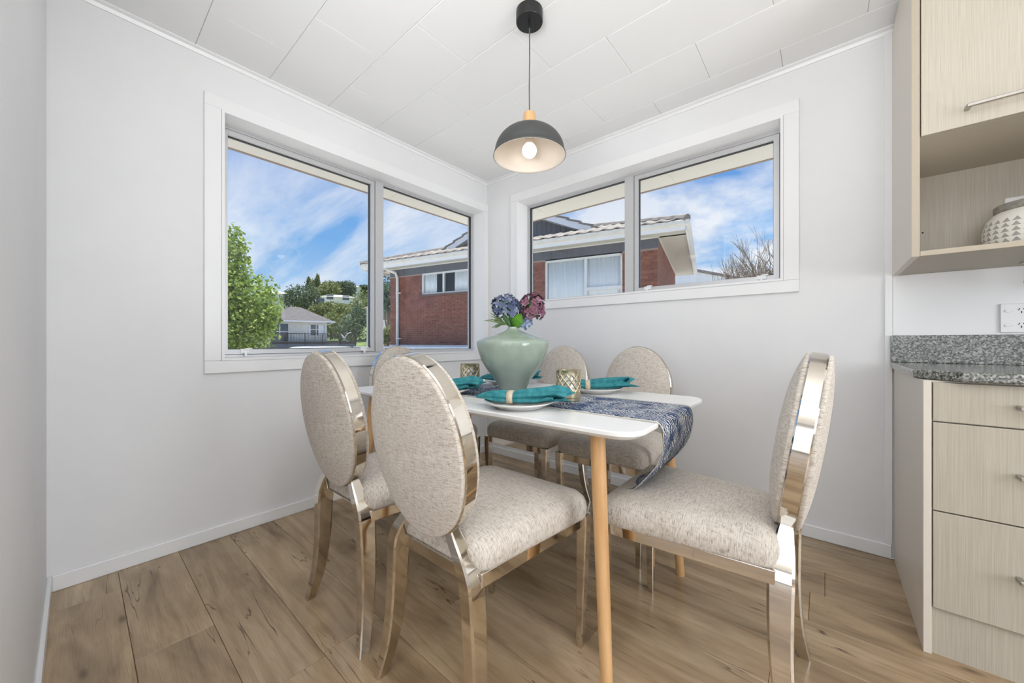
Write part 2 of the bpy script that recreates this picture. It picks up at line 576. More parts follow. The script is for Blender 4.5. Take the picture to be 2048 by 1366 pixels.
w = MB()
w.box(-WT, 0, YS - WT, AY0, 0, 2.5); w.box(-WT, 0, AY1, WT, 0, 2.5)
w.box(-WT, 0, AY0, AY1, 0, AZ0); w.box(-WT, 0, AY0, AY1, AZ1, 2.5)
tag(obj('wall_left', w, M['wall']), 'white painted wall with the large two-pane window', 'wall', kind='structure')
w = MB()
w.box(0, BX0, 0, WT, 0, 2.5); w.box(BX1, XE, 0, WT, 0, 2.5)
w.box(BX0, BX1, 0, WT, 0, BZ0); w.box(BX0, BX1, 0, WT, BZ1, 2.5)
tag(obj('wall_back', w, M['wall']), 'white painted wall with the high horizontal window', 'wall', kind='structure')
w = MB().box(0, NIBX, NIBY - 0.11, NIBY, 0, HC + 0.05)
tag(obj('wall_nib', w, M['wall']), 'short white partition wall ending beside the doorway', 'wall', kind='structure')
w = MB().box(XE, XE + WT, YS - WT, WT, 0, 0.25).box(XE, XE + WT, YS - WT, -2.75, 0.25, 2.5).box(XE, XE + WT, -0.75, WT, 0.25, 2.5).box(XE, XE + WT, -2.75, -0.75, 2.2, 2.5).box(XE, XE + WT, -2.75, -0.75, 0.25, 0.5)
tag(obj('wall_right', w, M['wall']), 'white painted end wall of the kitchen', 'wall', kind='structure')
w = MB().box(0, 0.95, YS - WT, YS, 0, 2.5).box(4.55, XE, YS - WT, YS, 0, 2.5).box(0.95, 4.55, YS - WT, YS, 2.2, 2.5)
tag(obj('wall_front', w, M['wall']), 'white wall with added glazed doors at the living end', 'wall', kind='structure')

# unseen glazed doors / end window, added to house the fill lights
d = tag(empty('added_door', (2.75, YS - 0.1, 0)), 'unseen silver framed glazed doors added round the living end fill light', 'door', kind='structure')
f = MB()
for x in (-1.8, -0.62, 0.58, 1.76):
    f.box(x, x + 0.04, -0.02, 0.02, 0, 2.2)
f.box(-1.8, 1.8, -0.02, 0.02, 0, 0.05).box(-1.8, 1.8, -0.02, 0.02, 2.15, 2.2)
obj('door_frame', f, M['alu'], d)
for x in (-1.76, -0.58, 0.62):
    obj('pane', MB().box(x, x + 1.15, -0.003, 0.003, 0.05, 2.15), M['glass'], d)
d = tag(empty('added_window', (XE + 0.1, -1.75, 0)), 'unseen silver framed end window added round the kitchen fill light', 'window', kind='structure')
f = MB()
for y in (-1.0, -0.02, 0.96):
    f.box(-0.02, 0.02, y, y + 0.04, 0.5, 2.2)
f.box(-0.02, 0.02, -1.0, 1.0, 0.5, 0.55).box(-0.02, 0.02, -1.0, 1.0, 2.15, 2.2)
obj('window_frame', f, M['alu'], d)
for y in (-0.96, 0.02):
    obj('pane', MB().box(-0.003, 0.003, y, y + 0.94, 0.55, 2.15), M['glass'], d)

# floor: underlay with individual boards
fl = tag(obj('floor', MB().box(0, XE, YS, 0, -0.12, -0.012), M['sub']), 'oak-look laminate floor in wide boards', 'floor', kind='structure')
PW, PL = 0.194, 1.285
known = {-2: 0.70, 0: 1.11, 6: 2.27}     # board joints read from the photo, row index from y=-1.882
cache = {}


def board(x0, x1, y0, y1):
    key = (round(x1 - x0, 3), round(y1 - y0, 3))
    if key not in cache:
        a, b_ = key
        cache[key] = fixnormals(MB().cbox(-a / 2 + 0.0005, a / 2 - 0.0005, -b_ / 2 + 0.0005, b_ / 2 - 0.0005, -0.012, 0, 0.0012).mesh('plank'))
    return link('plank', cache[key], M['floor'], fl, ((x0 + x1) / 2, (y0 + y1) / 2, 0))


for r in range(-22, 11):
    y0 = -1.882 + r * PW
    y1 = min(y0 + PW, 0)
    y0 = max(y0, YS)
    if y1 - y0 < 0.02:
        continue
    j = known.get(r, (r * 0.47 + 0.31) % PL)
    x = j - PL * math.ceil(j / PL)
    while x < XE:
        a, b_ = max(x, 0), min(x + PL, XE)
        if b_ - a > 0.02:
            board(a, b_, y0, y1)
        x += PL

# ceiling: slab with individual tiles
ce = tag(obj('ceiling', MB().box(0, XE, YS, 0, HC + 0.006, HC + 0.1), M['groove']), 'white ceiling of staggered rectangular tiles', 'ceiling', kind='structure')
cache2 = {}
TWd, TL = 0.307, 0.614
for r in range(-18, 1):
    y0, y1 = -0.175 + r * TWd, -0.175 + (r + 1) * TWd
    y0, y1 = max(y0, YS), min(y1, 0)
    if y1 - y0 < 0.02:
        continue
    x = 1.842 - 0.307 * r - TL * 30 + 0.307 * -1
    while x < XE:
        a, b_ = max(x, 0), min(x + TL, XE)
        if b_ - a > 0.02:
            key = (round(b_ - a, 3), round(y1 - y0, 3))
            if key not in cache2:
                p, q = key
                cache2[key] = fixnormals(MB().cbox(-p / 2 + 0.0006, p / 2 - 0.0006, -q / 2 + 0.0006, q / 2 - 0.0006, 0, 0.02, 0.0022).mesh('ceiling_tile'))
            link('ceiling_tile', cache2[key], M['ceil'], ce, ((a + b_) / 2, (y0 + y1) / 2, HC))
        x += TL


def tri_run(name, label, p0, p1, inward, size):
    """little scotia between wall and ceiling"""
    p0, p1, n = Vector(p0), Vector(p1), Vector(inward)
    m = MB()
    prof = [(0, 0), (size, 0), (size, -0.006), (size * 0.45, -size * 0.45), (0.006, -size), (0, -size)]
    secs = [[n * a + Vector((0, 0, b_)) for a, b_ in prof]] * 2
    m.sweep([p0, p1], secs)
    return tag(obj(name, m, M['trim']), label, 'trim', kind='structure')


tri_run('trim_1', 'narrow white scotia above the large window wall', (0, NIBY, HC), (0, 0, HC), (1, 0, 0), 0.026)
tri_run('trim_2', 'narrow white scotia above the high window wall', (0, 0, HC), (XE, 0, HC), (0, -1, 0), 0.026)
tri_run('trim_3', 'narrow white scotia above the short partition', (0, NIBY, HC), (NIBX, NIBY, HC), (0, 1, 0), 0.026)


def skirting(name, label, x0, x1, y0, y1):
    m = MB().cbox(x0, x1, y0, y1, 0, 0.062, 0.003)
    return tag(obj(name, m, M['trim']), label, 'baseboard', kind='structure')


skirting('baseboard_left', 'white skirting board below the large window', 0, 0.013, NIBY + 0.013, 0)
skirting('baseboard_back', 'white skirting board below the high window', 0.013, 2.545, -0.013, 0)
skirting('baseboard_nib', 'white skirting board on the short partition', 0, NIBX, NIBY, NIBY + 0.013)
tag(obj('trim_4', MB().cbox(2.522, 2.548, -0.008, 0, 0.062, HC - 0.02, 0.002), M['trim']), 'thin white cover strip on the wall beside the cabinets', 'trim', kind='structure')


# ------------------------------------------------------------------ windows
def ring(m, a0, a1, b0, b1, d0, d1, t, put):
    """rectangular frame of bar width t, in plane (a,b), depth d0..d1; put maps (a,b,d) box"""
    put(m, a0, a1, b0, b0 + t, d0, d1); put(m, a0, a1, b1 - t, b1, d0, d1)
    put(m, a0, a0 + t, b0 + t, b1 - t, d0, d1); put(m, a1 - t, a1, b0 + t, b1 - t, d0, d1)


def make_window(name, label, a0, a1, b0, b1, mull, sash_left, horiz, arch_lo, arch_hi):
    """a runs along the wall, b is height, d is depth measured outwards from the room face"""
    if horiz == 'y':      # wall x=0, outwards -x
        put = lambda m, p, q, s, t, d0, d1: m.box(-d1, -d0, p, q, s, t)
    else:                 # wall y=0, outwards +y
        put = lambda m, p, q, s, t, d0, d1: m.box(p, q, d0, d1, s, t)
    w = tag(empty(name), label, 'window', kind='structure')
    # architrave boards
    aw, th = 0.062, 0.016
    for nm, bx in (('architrave', (a0 - arch_lo, a1 + arch_hi, b1, b1 + aw)), ('architrave', (a0 - arch_lo, a1 + arch_hi, b0 - aw, b0)),
                   ('architrave', (a0 - arch_lo, a0, b0, b1)), ('architrave', (a1, a1 + arch_hi, b0, b1))):
        m = MB(); put(m, bx[0], bx[1], bx[2], bx[3], -th, 0)
        obj(nm, m, M['trim'], w, bev=0.003)
    # timber liner
    m = MB(); ring(m, a0, a1, b0, b1, -0.019, 0.135, 0.012, put)
    obj('reveal_liner', m, M['trim'], w)
    i0, i1, j0, j1 = a0 + 0.012, a1 - 0.012, b0 + 0.012, b1 - 0.012
    m = MB(); ring(m, i0, i1, j0, j1, 0.120, 0.185, 0.012, put)
    put(m, mull - 0.031, mull + 0.031, j0 + 0.012, j1 - 0.012, 0.112, 0.185)
    obj('window_frame', m, M['alu'], w)
    k0, k1 = i0 + 0.012, i1 - 0.012
    l0, l1 = j0 + 0.012, j1 - 0.012
    if sash_left:
        s0, s1, f0, f1 = k0, mull - 0.031, mull + 0.031, k1
    else:
        f0, f1, s0, s1 = k0, mull - 0.031, mull + 0.031, k1
    # opening sash with dark seal strip
    m = MB(); ring(m, s0, s1, l0, l1, 0.128, 0.17, 0.003, put)
    obj('seal', m, M['seal'], w)
    sa = obj('sash', MB(), M['alu'], w)
    m = MB(); ring(m, s0 + 0.003, s1 - 0.003, l0 + 0.003, l1 - 0.003, 0.118, 0.165, 0.026, put)
    sa.data = m.mesh('sash'); fixnormals(sa.data); sa.data.materials.append(M['alu'])
    m = MB(); ring(m, s0 + 0.029, s1 - 0.029, l0 + 0.029, l1 - 0.029, 0.137, 0.155, 0.003, put)
    obj('glazing_bead', m, M['seal'], sa)
    m = MB(); put(m, s0 + 0.030, s1 - 0.030, l0 + 0.030, l1 - 0.030, 0.143, 0.147)
    obj('pane', m, M['glass'], sa)
    # latches on the bottom rail of the sash
    for u in (0.12, 0.90):
        c = s0 + (s1 - s0) * u
        m = MB(); put(m, c - 0.022, c + 0.022, l0 + 0.010, l0 + 0.032, 0.106, 0.119); put(m, c - 0.005, c + 0.005, l0 - 0.006, l0 + 0.012, 0.098, 0.112)
        put(m, c - 0.001, c + 0.03, l0 + 0.030, l0 + 0.036, 0.100, 0.112)
        obj('latch', m, M['plastic'], sa)
    # fixed light
    m = MB(); ring(m, f0, f1, l0, l1, 0.134, 0.16, 0.010, put)
    obj('glazing_bead', m, M['seal'], w)
    m = MB(); ring(m, f0, f1, l0, l1, 0.126, 0.134, 0.008, put)
    obj('bead_cover', m, M['alu'], w)
    m = MB(); put(m, f0 + 0.004, f1 - 0.004, l0 + 0.004, l1 - 0.004, 0.143, 0.147)
    obj('pane', m, M['glass'], w)
    return w


make_window('window_1', 'large aluminium window with white architrave in the wall beside the short partition', AY0, AY1, AZ0, AZ1, -0.985, True, 'y', 0.068, 0.040)
make_window('window_2', 'high wide aluminium window with white architrave in the wall behind the table', BX0, BX1, BZ0, BZ1, 1.272, False, 'x', 0.062, 0.066)

# own eaves outside
M['soffit'] = mat('cream_soffit', srgb(236, 232, 220), 0.6)
M['fascia'] = mat('brown_fascia', srgb(150, 132, 118), 0.6)
m = MB().box(-0.66, -WT, YS - 0.6, 0.73, 2.25, 2.262).box(-WT, XE + 0.6, WT, 0.73, 2.25, 2.262)
rf = tag(obj('roof', MB().box(-0.66, XE + 0.66, YS - 0.66, 0.73, 2.52, 2.62), M['fascia']), 'eaves over the windows under an added flat slab that blocks the sun', 'roof', kind='structure')  # unseen flat slab over the house, added to keep the sun out
obj('soffit', m, M['soffit'], rf)
m = MB().box(-0.68, -0.655, YS - 0.6, 0.75, 2.247, 2.6).box(-0.68, XE + 0.6, 0.725, 0.75, 2.247, 2.6)
obj('fascia', m, M['fascia'], rf)
m = MB()
for i in range(5):
    m.box(-0.62 + 0, -WT, -4.2 + i * 1.2, -4.19 + i * 1.2, 2.246, 2.251)
    m.box(0.2 + i * 1.2, 0.21 + i * 1.2, WT, 0.70, 2.246, 2.251)
obj('soffit_joint', m, M['soffit'], rf)

# ------------------------------------------------------------------ dining chairs
def ellipse_pts(a, b, n):
    return [(a * math.cos(2 * PI * k / n), b * math.sin(2 * PI * k / n)) for k in range(n)]


def rect_sec(hx, hy):
    c = 0.22
    return [Vector(p) for p in ((hx, hy * (1 - c), 0), (hx * (1 - c), hy, 0), (-hx * (1 - c), hy, 0), (-hx, hy * (1 - c), 0),
                                (-hx, -hy * (1 - c), 0), (-hx * (1 - c), -hy, 0), (hx * (1 - c), -hy, 0), (hx, -hy * (1 - c), 0))]


def catmull(keys, n):
    """keys: list of tuples; smooth resample"""
    out_ = []
    K = [keys[0]] + list(keys) + [keys[-1]]
    for i in range(1, len(K) - 2):
        for s in range(n):
            t = s / n
            p0, p1, p2, p3 = K[i - 1], K[i], K[i + 1], K[i + 2]
            out_.append(tuple(0.5 * (2 * b_ + (c - a) * t + (2 * a - 5 * b_ + 4 * c - d) * t * t + (3 * b_ - a - 3 * c + d) * t ** 3)
                              for a, b_, c, d in zip(p0, p1, p2, p3)))
    out_.append(tuple(keys[-1]))
    return out_


def seat_outline(inset, n=7):
    """rounded trapezoid, front at +y"""
    yf, yr, wf, wr = 0.255 - inset, -0.200 + inset, 0.228 - inset, 0.186 - inset
    rad = max(0.05 - inset * 0.3, 0.02)
    cs = [(wf, yf, 0), (-wf, yf, 90), (-wr, yr, 180), (wr, yr, 270)]
    pts = []
    for x, y, a0 in cs:
        cx = x - rad * (1 if x > 0 else -1)
        cy = y - rad * (1 if y > 0 else -1)
        for k in range(n):
            a = R(a0 + 90 * k / (n - 1))
            pts.append((cx + rad * math.cos(a), cy + rad * math.sin(a)))
    # add mid points on the long edges for a softly bowed front
    return pts


def make_chair():
    root = empty('dining_chair')
    C = Vector((0, -0.240, 0.715))
    lean = R(8.6)
    V = Vector((0, -math.sin(lean), math.cos(lean)))
    N = Vector((0, math.cos(lean), math.sin(lean)))
    U = Vector((1, 0, 0))
    a, b = 0.188, 0.236
    n = 56
    P = lambda u, v, w_: C + U * u + V * v + N * w_
    # steel band round the back
    m = MB()
    prof = [(0.0, -0.019), (0.003, -0.016), (0.003, 0.016), (0.0, 0.019), (-0.02, 0.019), (-0.02, -0.019)]
    vs, fs = [], []
    for k in range(n):
        t = 2 * PI * k / n
        for dr, w_ in prof:
            vs.append(P((a + dr) * math.cos(t), (b + dr) * math.sin(t), w_))
    q = len(prof)
    for k in range(n):
        for i in range(q):
            fs.append((k * q + i, k * q + (i + 1) % q, ((k + 1) % n) * q + (i + 1) % q, ((k + 1) % n) * q + i))
    m.add(vs, fs)
    obj('back_frame', m, M['chrome'], root, smooth=True, sharp=35)
    # upholstered pads
    for side, H, nm in ((1, 0.042, 'back_cushion'), (-1, 0.030, 'rear_panel')):
        m = MB()
        vs, fs = [], []
        rings = [(0.965, -0.004), (1.0, 0.002), (1.004, 0.007), (0.998, 0.012)]
        for s in (0.98, 0.95, 0.90, 0.82, 0.70, 0.55, 0.38, 0.2):
            rings.append((s, 0.012 + (H - 0.012) * (1 - s ** 3.2)))
        for s, h in rings:
            for k in range(n):
                t = 2 * PI * k / n
                vs.append(P((a - 0.002) * s * math.cos(t), (b - 0.002) * s * math.sin(t), side * (0.016 + h)))
        vs.append(P(0, 0, side * (0.016 + H)))
        for i in range(len(rings) - 1):
            for k in range(n):
                k2 = (k + 1) % n
                fs.append((i * n + k, i * n + k2, (i + 1) * n + k2, (i + 1) * n + k))
        e = (len(rings) - 1) * n
        for k in range(n):
            fs.append((e + k, e + (k + 1) % n, len(vs) - 1))
        m.add(vs, fs)
        obj(nm, m, M['fab_back'], root, smooth=True, sharp=None)
    # seat
    m = MB()
    vs, fs = [], []
    prof = [(0.012, 0.424), (0.003, 0.428), (0.0, 0.436), (-0.002, 0.455), (0.0, 0.472), (0.006, 0.487), (0.018, 0.499), (0.042, 0.509), (0.08, 0.516), (0.13, 0.520)]
    for ins, z in prof:
        o2 = seat_outline(ins)
        for p in o2:
            vs.append((p[0], p[1], z))
    k_ = len(seat_outline(0))
    for i in range(len(prof) - 1):
        for k in range(k_):
            k2 = (k + 1) % k_
            fs.append((i * k_ + k, i * k_ + k2, (i + 1) * k_ + k2, (i + 1) * k_ + k))
    fs.append(tuple(range(k_))[::-1])
    top = (len(prof) - 1) * k_
    vs.append((0, 0.03, 0.522))
    for k in range(k_):
        fs.append((top + k, top + (k + 1) % k_, len(vs) - 1))
    m.add(vs, fs)
    obj('seat', m, M['fab_seat'], root, smooth=True, sharp=None)
    # rails under the seat
    def bar(p, q, hw, z0, z1):
        p, q = Vector((*p, 0)), Vector((*q, 0))
        d = (q - p).normalized()
        s = Vector((-d.y, d.x, 0)) * hw
        return MB().prism([(p + s)[:2], (q + s)[:2], (q - s)[:2], (p - s)[:2]], z0, z1)
    for p, q in (((-0.200, 0.236), (0.200, 0.236)), ((-0.160, -0.192), (0.160, -0.192)), ((-0.166, -0.192), (-0.203, 0.236)), ((0.166, -0.192), (0.203, 0.236))):
        obj('seat_rail', bar(p, q, 0.011, 0.392, 0.427), M['chrome'], root, bev=0.002)
    # legs
    for s in (-1, 1):
        keys = [(s * 0.205, 0.242, 0.427, 0.0185, 0.0185), (s * 0.204, 0.242, 0.36, 0.018, 0.018), (s * 0.200, 0.240, 0.2, 0.0145, 0.0145), (s * 0.196, 0.236, 0.0, 0.0105, 0.0105)]
        m = MB()
        cs = catmull(keys, 3)
        m.sweep([c[:3] for c in cs], [rect_sec(c[3], c[4]) for c in cs])
        obj('leg', m, M['chrome'], root, smooth=True, sharp=30)
        keys = [(s * 0.084, -0.210, 0.524, 0.013, 0.013), (s * 0.099, -0.208, 0.497, 0.018, 0.018), (s * 0.128, -0.206, 0.458, 0.021, 0.024), (s * 0.152, -0.204, 0.410, 0.021, 0.0275),
                (s * 0.160, -0.203, 0.34, 0.020, 0.027), (s * 0.168, -0.205, 0.22, 0.0195, 0.0245), (s * 0.180, -0.216, 0.10, 0.0175, 0.0205), (s * 0.200, -0.236, 0.0, 0.0145, 0.0160)]
        m = MB()
        cs = catmull(keys, 5)
        m.sweep([c[:3] for c in cs], [rect_sec(c[3], c[4]) for c in cs])
        obj('leg', m, M['chrome'], root, smooth=True, sharp=30)
    return root


base = 'beige linen dining chair with oval back and champagne steel frame'
chairs = [
    (1.516, -1.570, 0, '', 'near'),
    (1.01, -1.570, 0, '', 'near'),
    (1.005, -0.572, 180, '', 'far'),
    (1.503, -0.572, 180, '', 'far'),
    (2.030, -1.120, 90, '', 'end'),
    (0.515, -1.075, -90, '', 'end'),
]
labels = [
    'beige oval-backed dining chair on the floor side, nearer the kitchen cabinets',
    'beige oval-backed dining chair on the floor side, nearer the large window',
    'beige oval-backed dining chair against the high-window wall, nearer the room corner',
    'beige oval-backed dining chair against the high-window wall, nearer the cabinets',
    'beige oval-backed dining chair whose seat carries the hanging end of the runner',
    'beige oval-backed dining chair at the table end by the large window',
]
proto = make_chair()
for i, (x, y, rz, _, _) in enumerate(chairs):
    c = proto if i == 0 else copy_tree(proto)
    c.location = (x, y, 0)
    c.rotation_euler = (0, 0, R(rz))
    tag(c, labels[i], 'chair', 'dining chairs around the table')

# ------------------------------------------------------------------ table
TX, TY, TLn, TW2, TZ = 1.225, -1.12, 1.45, 0.79, 0.75
tb = tag(empty('dining_table', (TX, TY, 0), R(1.5)), 'white rectangular dining table with rounded corners and splayed beech legs', 'table')


def round_rect(hx, hy, r, n=8):
    pts = []
    for sx, sy, a0 in ((1, 1, 0), (-1, 1, 90), (-1, -1, 180), (1, -1, 270)):
        for k in range(n):
            a = R(a0 + 90 * k / (n - 1))
            pts.append((sx * (hx - r) + r * math.cos(a), sy * (hy - r) + r * math.sin(a)))
    return pts


m = MB()
vs, fs = [], []
lev = [(0.022, TZ - 0.026), (0.006, TZ - 0.018), (0.0, TZ - 0.012), (0.0, TZ - 0.003), (0.003, TZ)]
for ins, z in lev:
    for p in round_rect(TLn / 2 - ins, TW2 / 2 - ins, 0.075 - ins):
        vs.append((p[0], p[1], z))
k_ = 32
for i in range(len(lev) - 1):
    for k in range(k_):
        fs.append((i * k_ + k, i * k_ + (k + 1) % k_, (i + 1) * k_ + (k + 1) % k_, (i + 1) * k_ + k))
fs.append(tuple(range(k_))[::-1]); fs.append(tuple(range((len(lev) - 1) * k_, len(lev) * k_)))
m.add(vs, fs)
obj('tabletop', m, M['table'], tb, smooth=True, sharp=25)
for s in (-1, 1):
    obj('apron', MB().box(-0.55, 0.55, s * 0.262 - 0.009, s * 0.262 + 0.009, TZ - 0.050, TZ - 0.026), M['table'], tb, bev=0.002)
    obj('apron', MB().box(s * 0.55 - 0.009, s * 0.55 + 0.009, -0.253, 0.253, TZ - 0.050, TZ - 0.026), M['table'], tb, bev=0.002)
for sx in (-1, 1):
    for sy in (-1, 1):
        m = MB()
        pts = [(sx * 0.586, sy * 0.318, TZ - 0.027), (sx * 0.592, sy * 0.323, 0.62), (sx * 0.636, sy * 0.362, 0.0)]
        rr = [0.0215, 0.0215, 0.0165]
        secs = [[Vector((r_ * math.cos(2 * PI * k / 20), r_ * math.sin(2 * PI * k / 20), 0)) for k in range(20)] for r_ in rr]
        m.sweep(pts, secs)
        lg = obj('leg', m, M['beech'], tb, smooth=True, sharp=50)
        obj('bracket', MB().box(sx * 0.575 - 0.03, sx * 0.575 + 0.03, sy * 0.315 - 0.03, sy * 0.315 + 0.03, TZ - 0.034, TZ - 0.025), M['plastic'], tb)

# ------------------------------------------------------------------ runner
def runner_mat():
    m = mat('blue_wave_print', (0.2, 0.3, 0.5), 0.8, spec=0.2)
    nt = m.node_tree; L = nt.links.new; b = nt.nodes['Principled BSDF']
    uv = nn(nt, 'ShaderNodeUVMap')
    nz = nn(nt, 'ShaderNodeTexNoise', ins={'Scale': 4.0, 'Detail': 7.0, 'Roughness': 0.62})
    mpu = nn(nt, 'ShaderNodeMapping'); mpu.inputs['Scale'].default_value = (2.6, 1.0, 1); L(uv.outputs[0], mpu.inputs[0]); L(mpu.outputs[0], nz.inputs['Vector'])
    sp = nn(nt, 'ShaderNodeSeparateXYZ'); L(uv.outputs[0], sp.inputs[0])
    k1 = nn(nt, 'ShaderNodeMath', operation='MULTIPLY', ins={1: 0.30}); L(nz.outputs[0], k1.inputs[0])
    k2 = nn(nt, 'ShaderNodeMath', operation='MULTIPLY', ins={1: 2.0}); L(sp.outputs['Y'], k2.inputs[0])
    k3 = nn(nt, 'ShaderNodeMath', operation='ADD'); L(k1.outputs[0], k3.inputs[0]); L(k2.outputs[0], k3.inputs[1])
    k4 = nn(nt, 'ShaderNodeMath', operation='MULTIPLY', ins={1: 210.0}); L(k3.outputs[0], k4.inputs[0])
    sn = nn(nt, 'ShaderNodeMath', operation='SINE'); L(k4.outputs[0], sn.inputs[0])
    mr = nn(nt, 'ShaderNodeMapRange', ins={'From Min': -1.0, 'From Max': 1.0}); L(sn.outputs[0], mr.inputs[0])
    # ink line thickness changes
    n2 = nn(nt, 'ShaderNodeTexNoise', ins={'Scale': 16.0, 'Detail': 2.0}); L(uv.outputs[0], n2.inputs['Vector'])
    su = nn(nt, 'ShaderNodeMath', operation='ADD'); L(mr.outputs[0], su.inputs[0])
    k5 = nn(nt, 'ShaderNodeMapRange', ins={'From Min': 0.3, 'From Max': 0.7, 'To Min': -0.35, 'To Max': 0.35}); L(n2.outputs[0], k5.inputs[0]); L(k5.outputs[0], su.inputs[1])
    rp = ramp(nt, [(0.46, srgb(40, 62, 98)), (0.66, srgb(92, 114, 148)), (0.84, srgb(218, 219, 218))]); L(su.outputs[0], rp.inputs[0])
    # patches of deeper blue
    n3 = nn(nt, 'ShaderNodeTexNoise', ins={'Scale': 3.2, 'Detail': 2.0}); L(uv.outputs[0], n3.inputs['Vector'])
    r3 = ramp(nt, [(0.36, (0.70, 0.76, 0.86)), (0.62, (1.12, 1.10, 1.06))]); L(n3.outputs[0], r3.inputs[0])
    mm = nn(nt, 'ShaderNodeMix', data_type='RGBA', blend_type='MULTIPLY'); mm.inputs[0].default_value = 1.0
    L(rp.outputs[0], mm.inputs[6]); L(r3.outputs[0], mm.inputs[7])
    L(mm.outputs[2], b.inputs['Base Color'])
    return m


M['runner'] = runner_mat()
M['hem'] = mat('cream_hem', srgb(206, 202, 190), 0.8)


def make_runner():
    yc, hw = -1.150, 0.172
    xr = TX + TLn / 2
    xl = TX - TLn / 2
    path = [(xl - 0.012, 0.56), (xl - 0.013, 0.66), (xl - 0.013, TZ - 0.05), (xl - 0.012, TZ - 0.016), (xl - 0.006, TZ - 0.003), (xl + 0.004, TZ + 0.003)]
    k = 16
    for i in range(1, k):
        path.append((xl + (xr - xl) * i / k, TZ + 0.0022))
    path += [(xr - 0.004, TZ + 0.003), (xr + 0.006, TZ - 0.003), (xr + 0.012, TZ - 0.016), (xr + 0.013, TZ - 0.05), (xr + 0.006, TZ - 0.09), (xr - 0.010, TZ - 0.13),
             (xr - 0.036, TZ - 0.168), (xr - 0.066, TZ - 0.204), (xr - 0.092, TZ - 0.2305), (xr - 0.122, TZ - 0.2385)]
    ny = 10
    vs, uvs, fs = [], [], []
    s = 0.0
    for i, (x, z) in enumerate(path):
        if i:
            s += math.hypot(x - path[i - 1][0], z - path[i - 1][1])
        hang = max(0.0, (TZ - z) / 0.22) if x > 1.5 else 0.0
        for j in range(ny + 1):
            v = j / ny * 2 - 1
            rip = 0.006 * hang * math.sin(v * 5 + s * 9)
            yy = yc + v * hw * (1 - 0.14 * hang) + 0.03 * hang
            vs.append((x + rip - (yy - TY) * math.tan(R(1.5)), yy, z + (0.0 if z > TZ - 0.05 else 0.0012 * hang * math.cos(v * 4))))
            uvs.append((s, j / ny * 0.34))
    for i in range(len(path) - 1):
        for j in range(ny):
            p = i * (ny + 1) + j
            fs.append((p, p + 1, p + ny + 2, p + ny + 1))
    me = bpy.data.meshes.new('table_runner')
    me.from_pydata(vs, [], fs)
    me.update()
    ul = me.uv_layers.new(name='UVMap')
    for lp in me.loops:
        ul.data[lp.index].uv = uvs[lp.vertex_index]
    me.polygons.foreach_set('use_smooth', [True] * len(me.polygons))
    o = link('table_runner', me, M['runner'])
    sm = o.modifiers.new('thick', 'SOLIDIFY'); sm.thickness = 0.0018; sm.offset = 0
    ss = o.modifiers.new('sub', 'SUBSURF'); ss.levels = ss.render_levels = 1
    for side in (0, ny):
        m = MB()
        pts = [vs[i * (ny + 1) + side] for i in range(len(path))]
        m.sweep(pts, [[Vector((0, -0.0022, -0.0016)), Vector((0, 0.0022, -0.0016)), Vector((0, 0.0022, 0.0016)), Vector((0, -0.0022, 0.0016))]] * len(pts))
        obj('hem', m, M['hem'], o, smooth=True)
    # plain turned-up end lying on the chair seat
    m = MB()
    e = len(path) - 1
    a = [Vector(vs[e * (ny + 1) + j]) for j in range(ny + 1)]
    b_ = [p + Vector((-0.022, 0, -0.0085)) for p in a]
    for j in range(ny):
        m.add([a[j], a[j + 1], b_[j + 1], b_[j], *(p - Vector((0, 0, 0.002)) for p in (a[j], a[j + 1], b_[j + 1], b_[j]))],
              [(0, 1, 2, 3), (7, 6, 5, 4), (0, 4, 5, 1), (2, 6, 7, 3), (0, 3, 7, 4), (1, 5, 6, 2)])
    obj('end_hem', m, M['hem'], o)
    return o


tag(make_runner(), 'blue and white wave-print runner lying along the dining table', 'table runner')

# ------------------------------------------------------------------ place settings
def make_plate():
    prof = [(0.0, 0.004), (0.075, 0.004), (0.082, 0.0), (0.086, 0.0), (0.088, 0.005), (0.105, 0.011), (0.124, 0.019), (0.127, 0.0215), (0.1265, 0.0235), (0.122, 0.022), (0.102, 0.0145), (0.085, 0.0085), (0.0, 0.0075)]
    return MB().lathe(prof, 48, caps=False)


pm = make_plate().mesh('dinner_plate', True)
fixnormals(pm)
pm.polygons.foreach_set('use_smooth', [True] * len(pm.polygons))


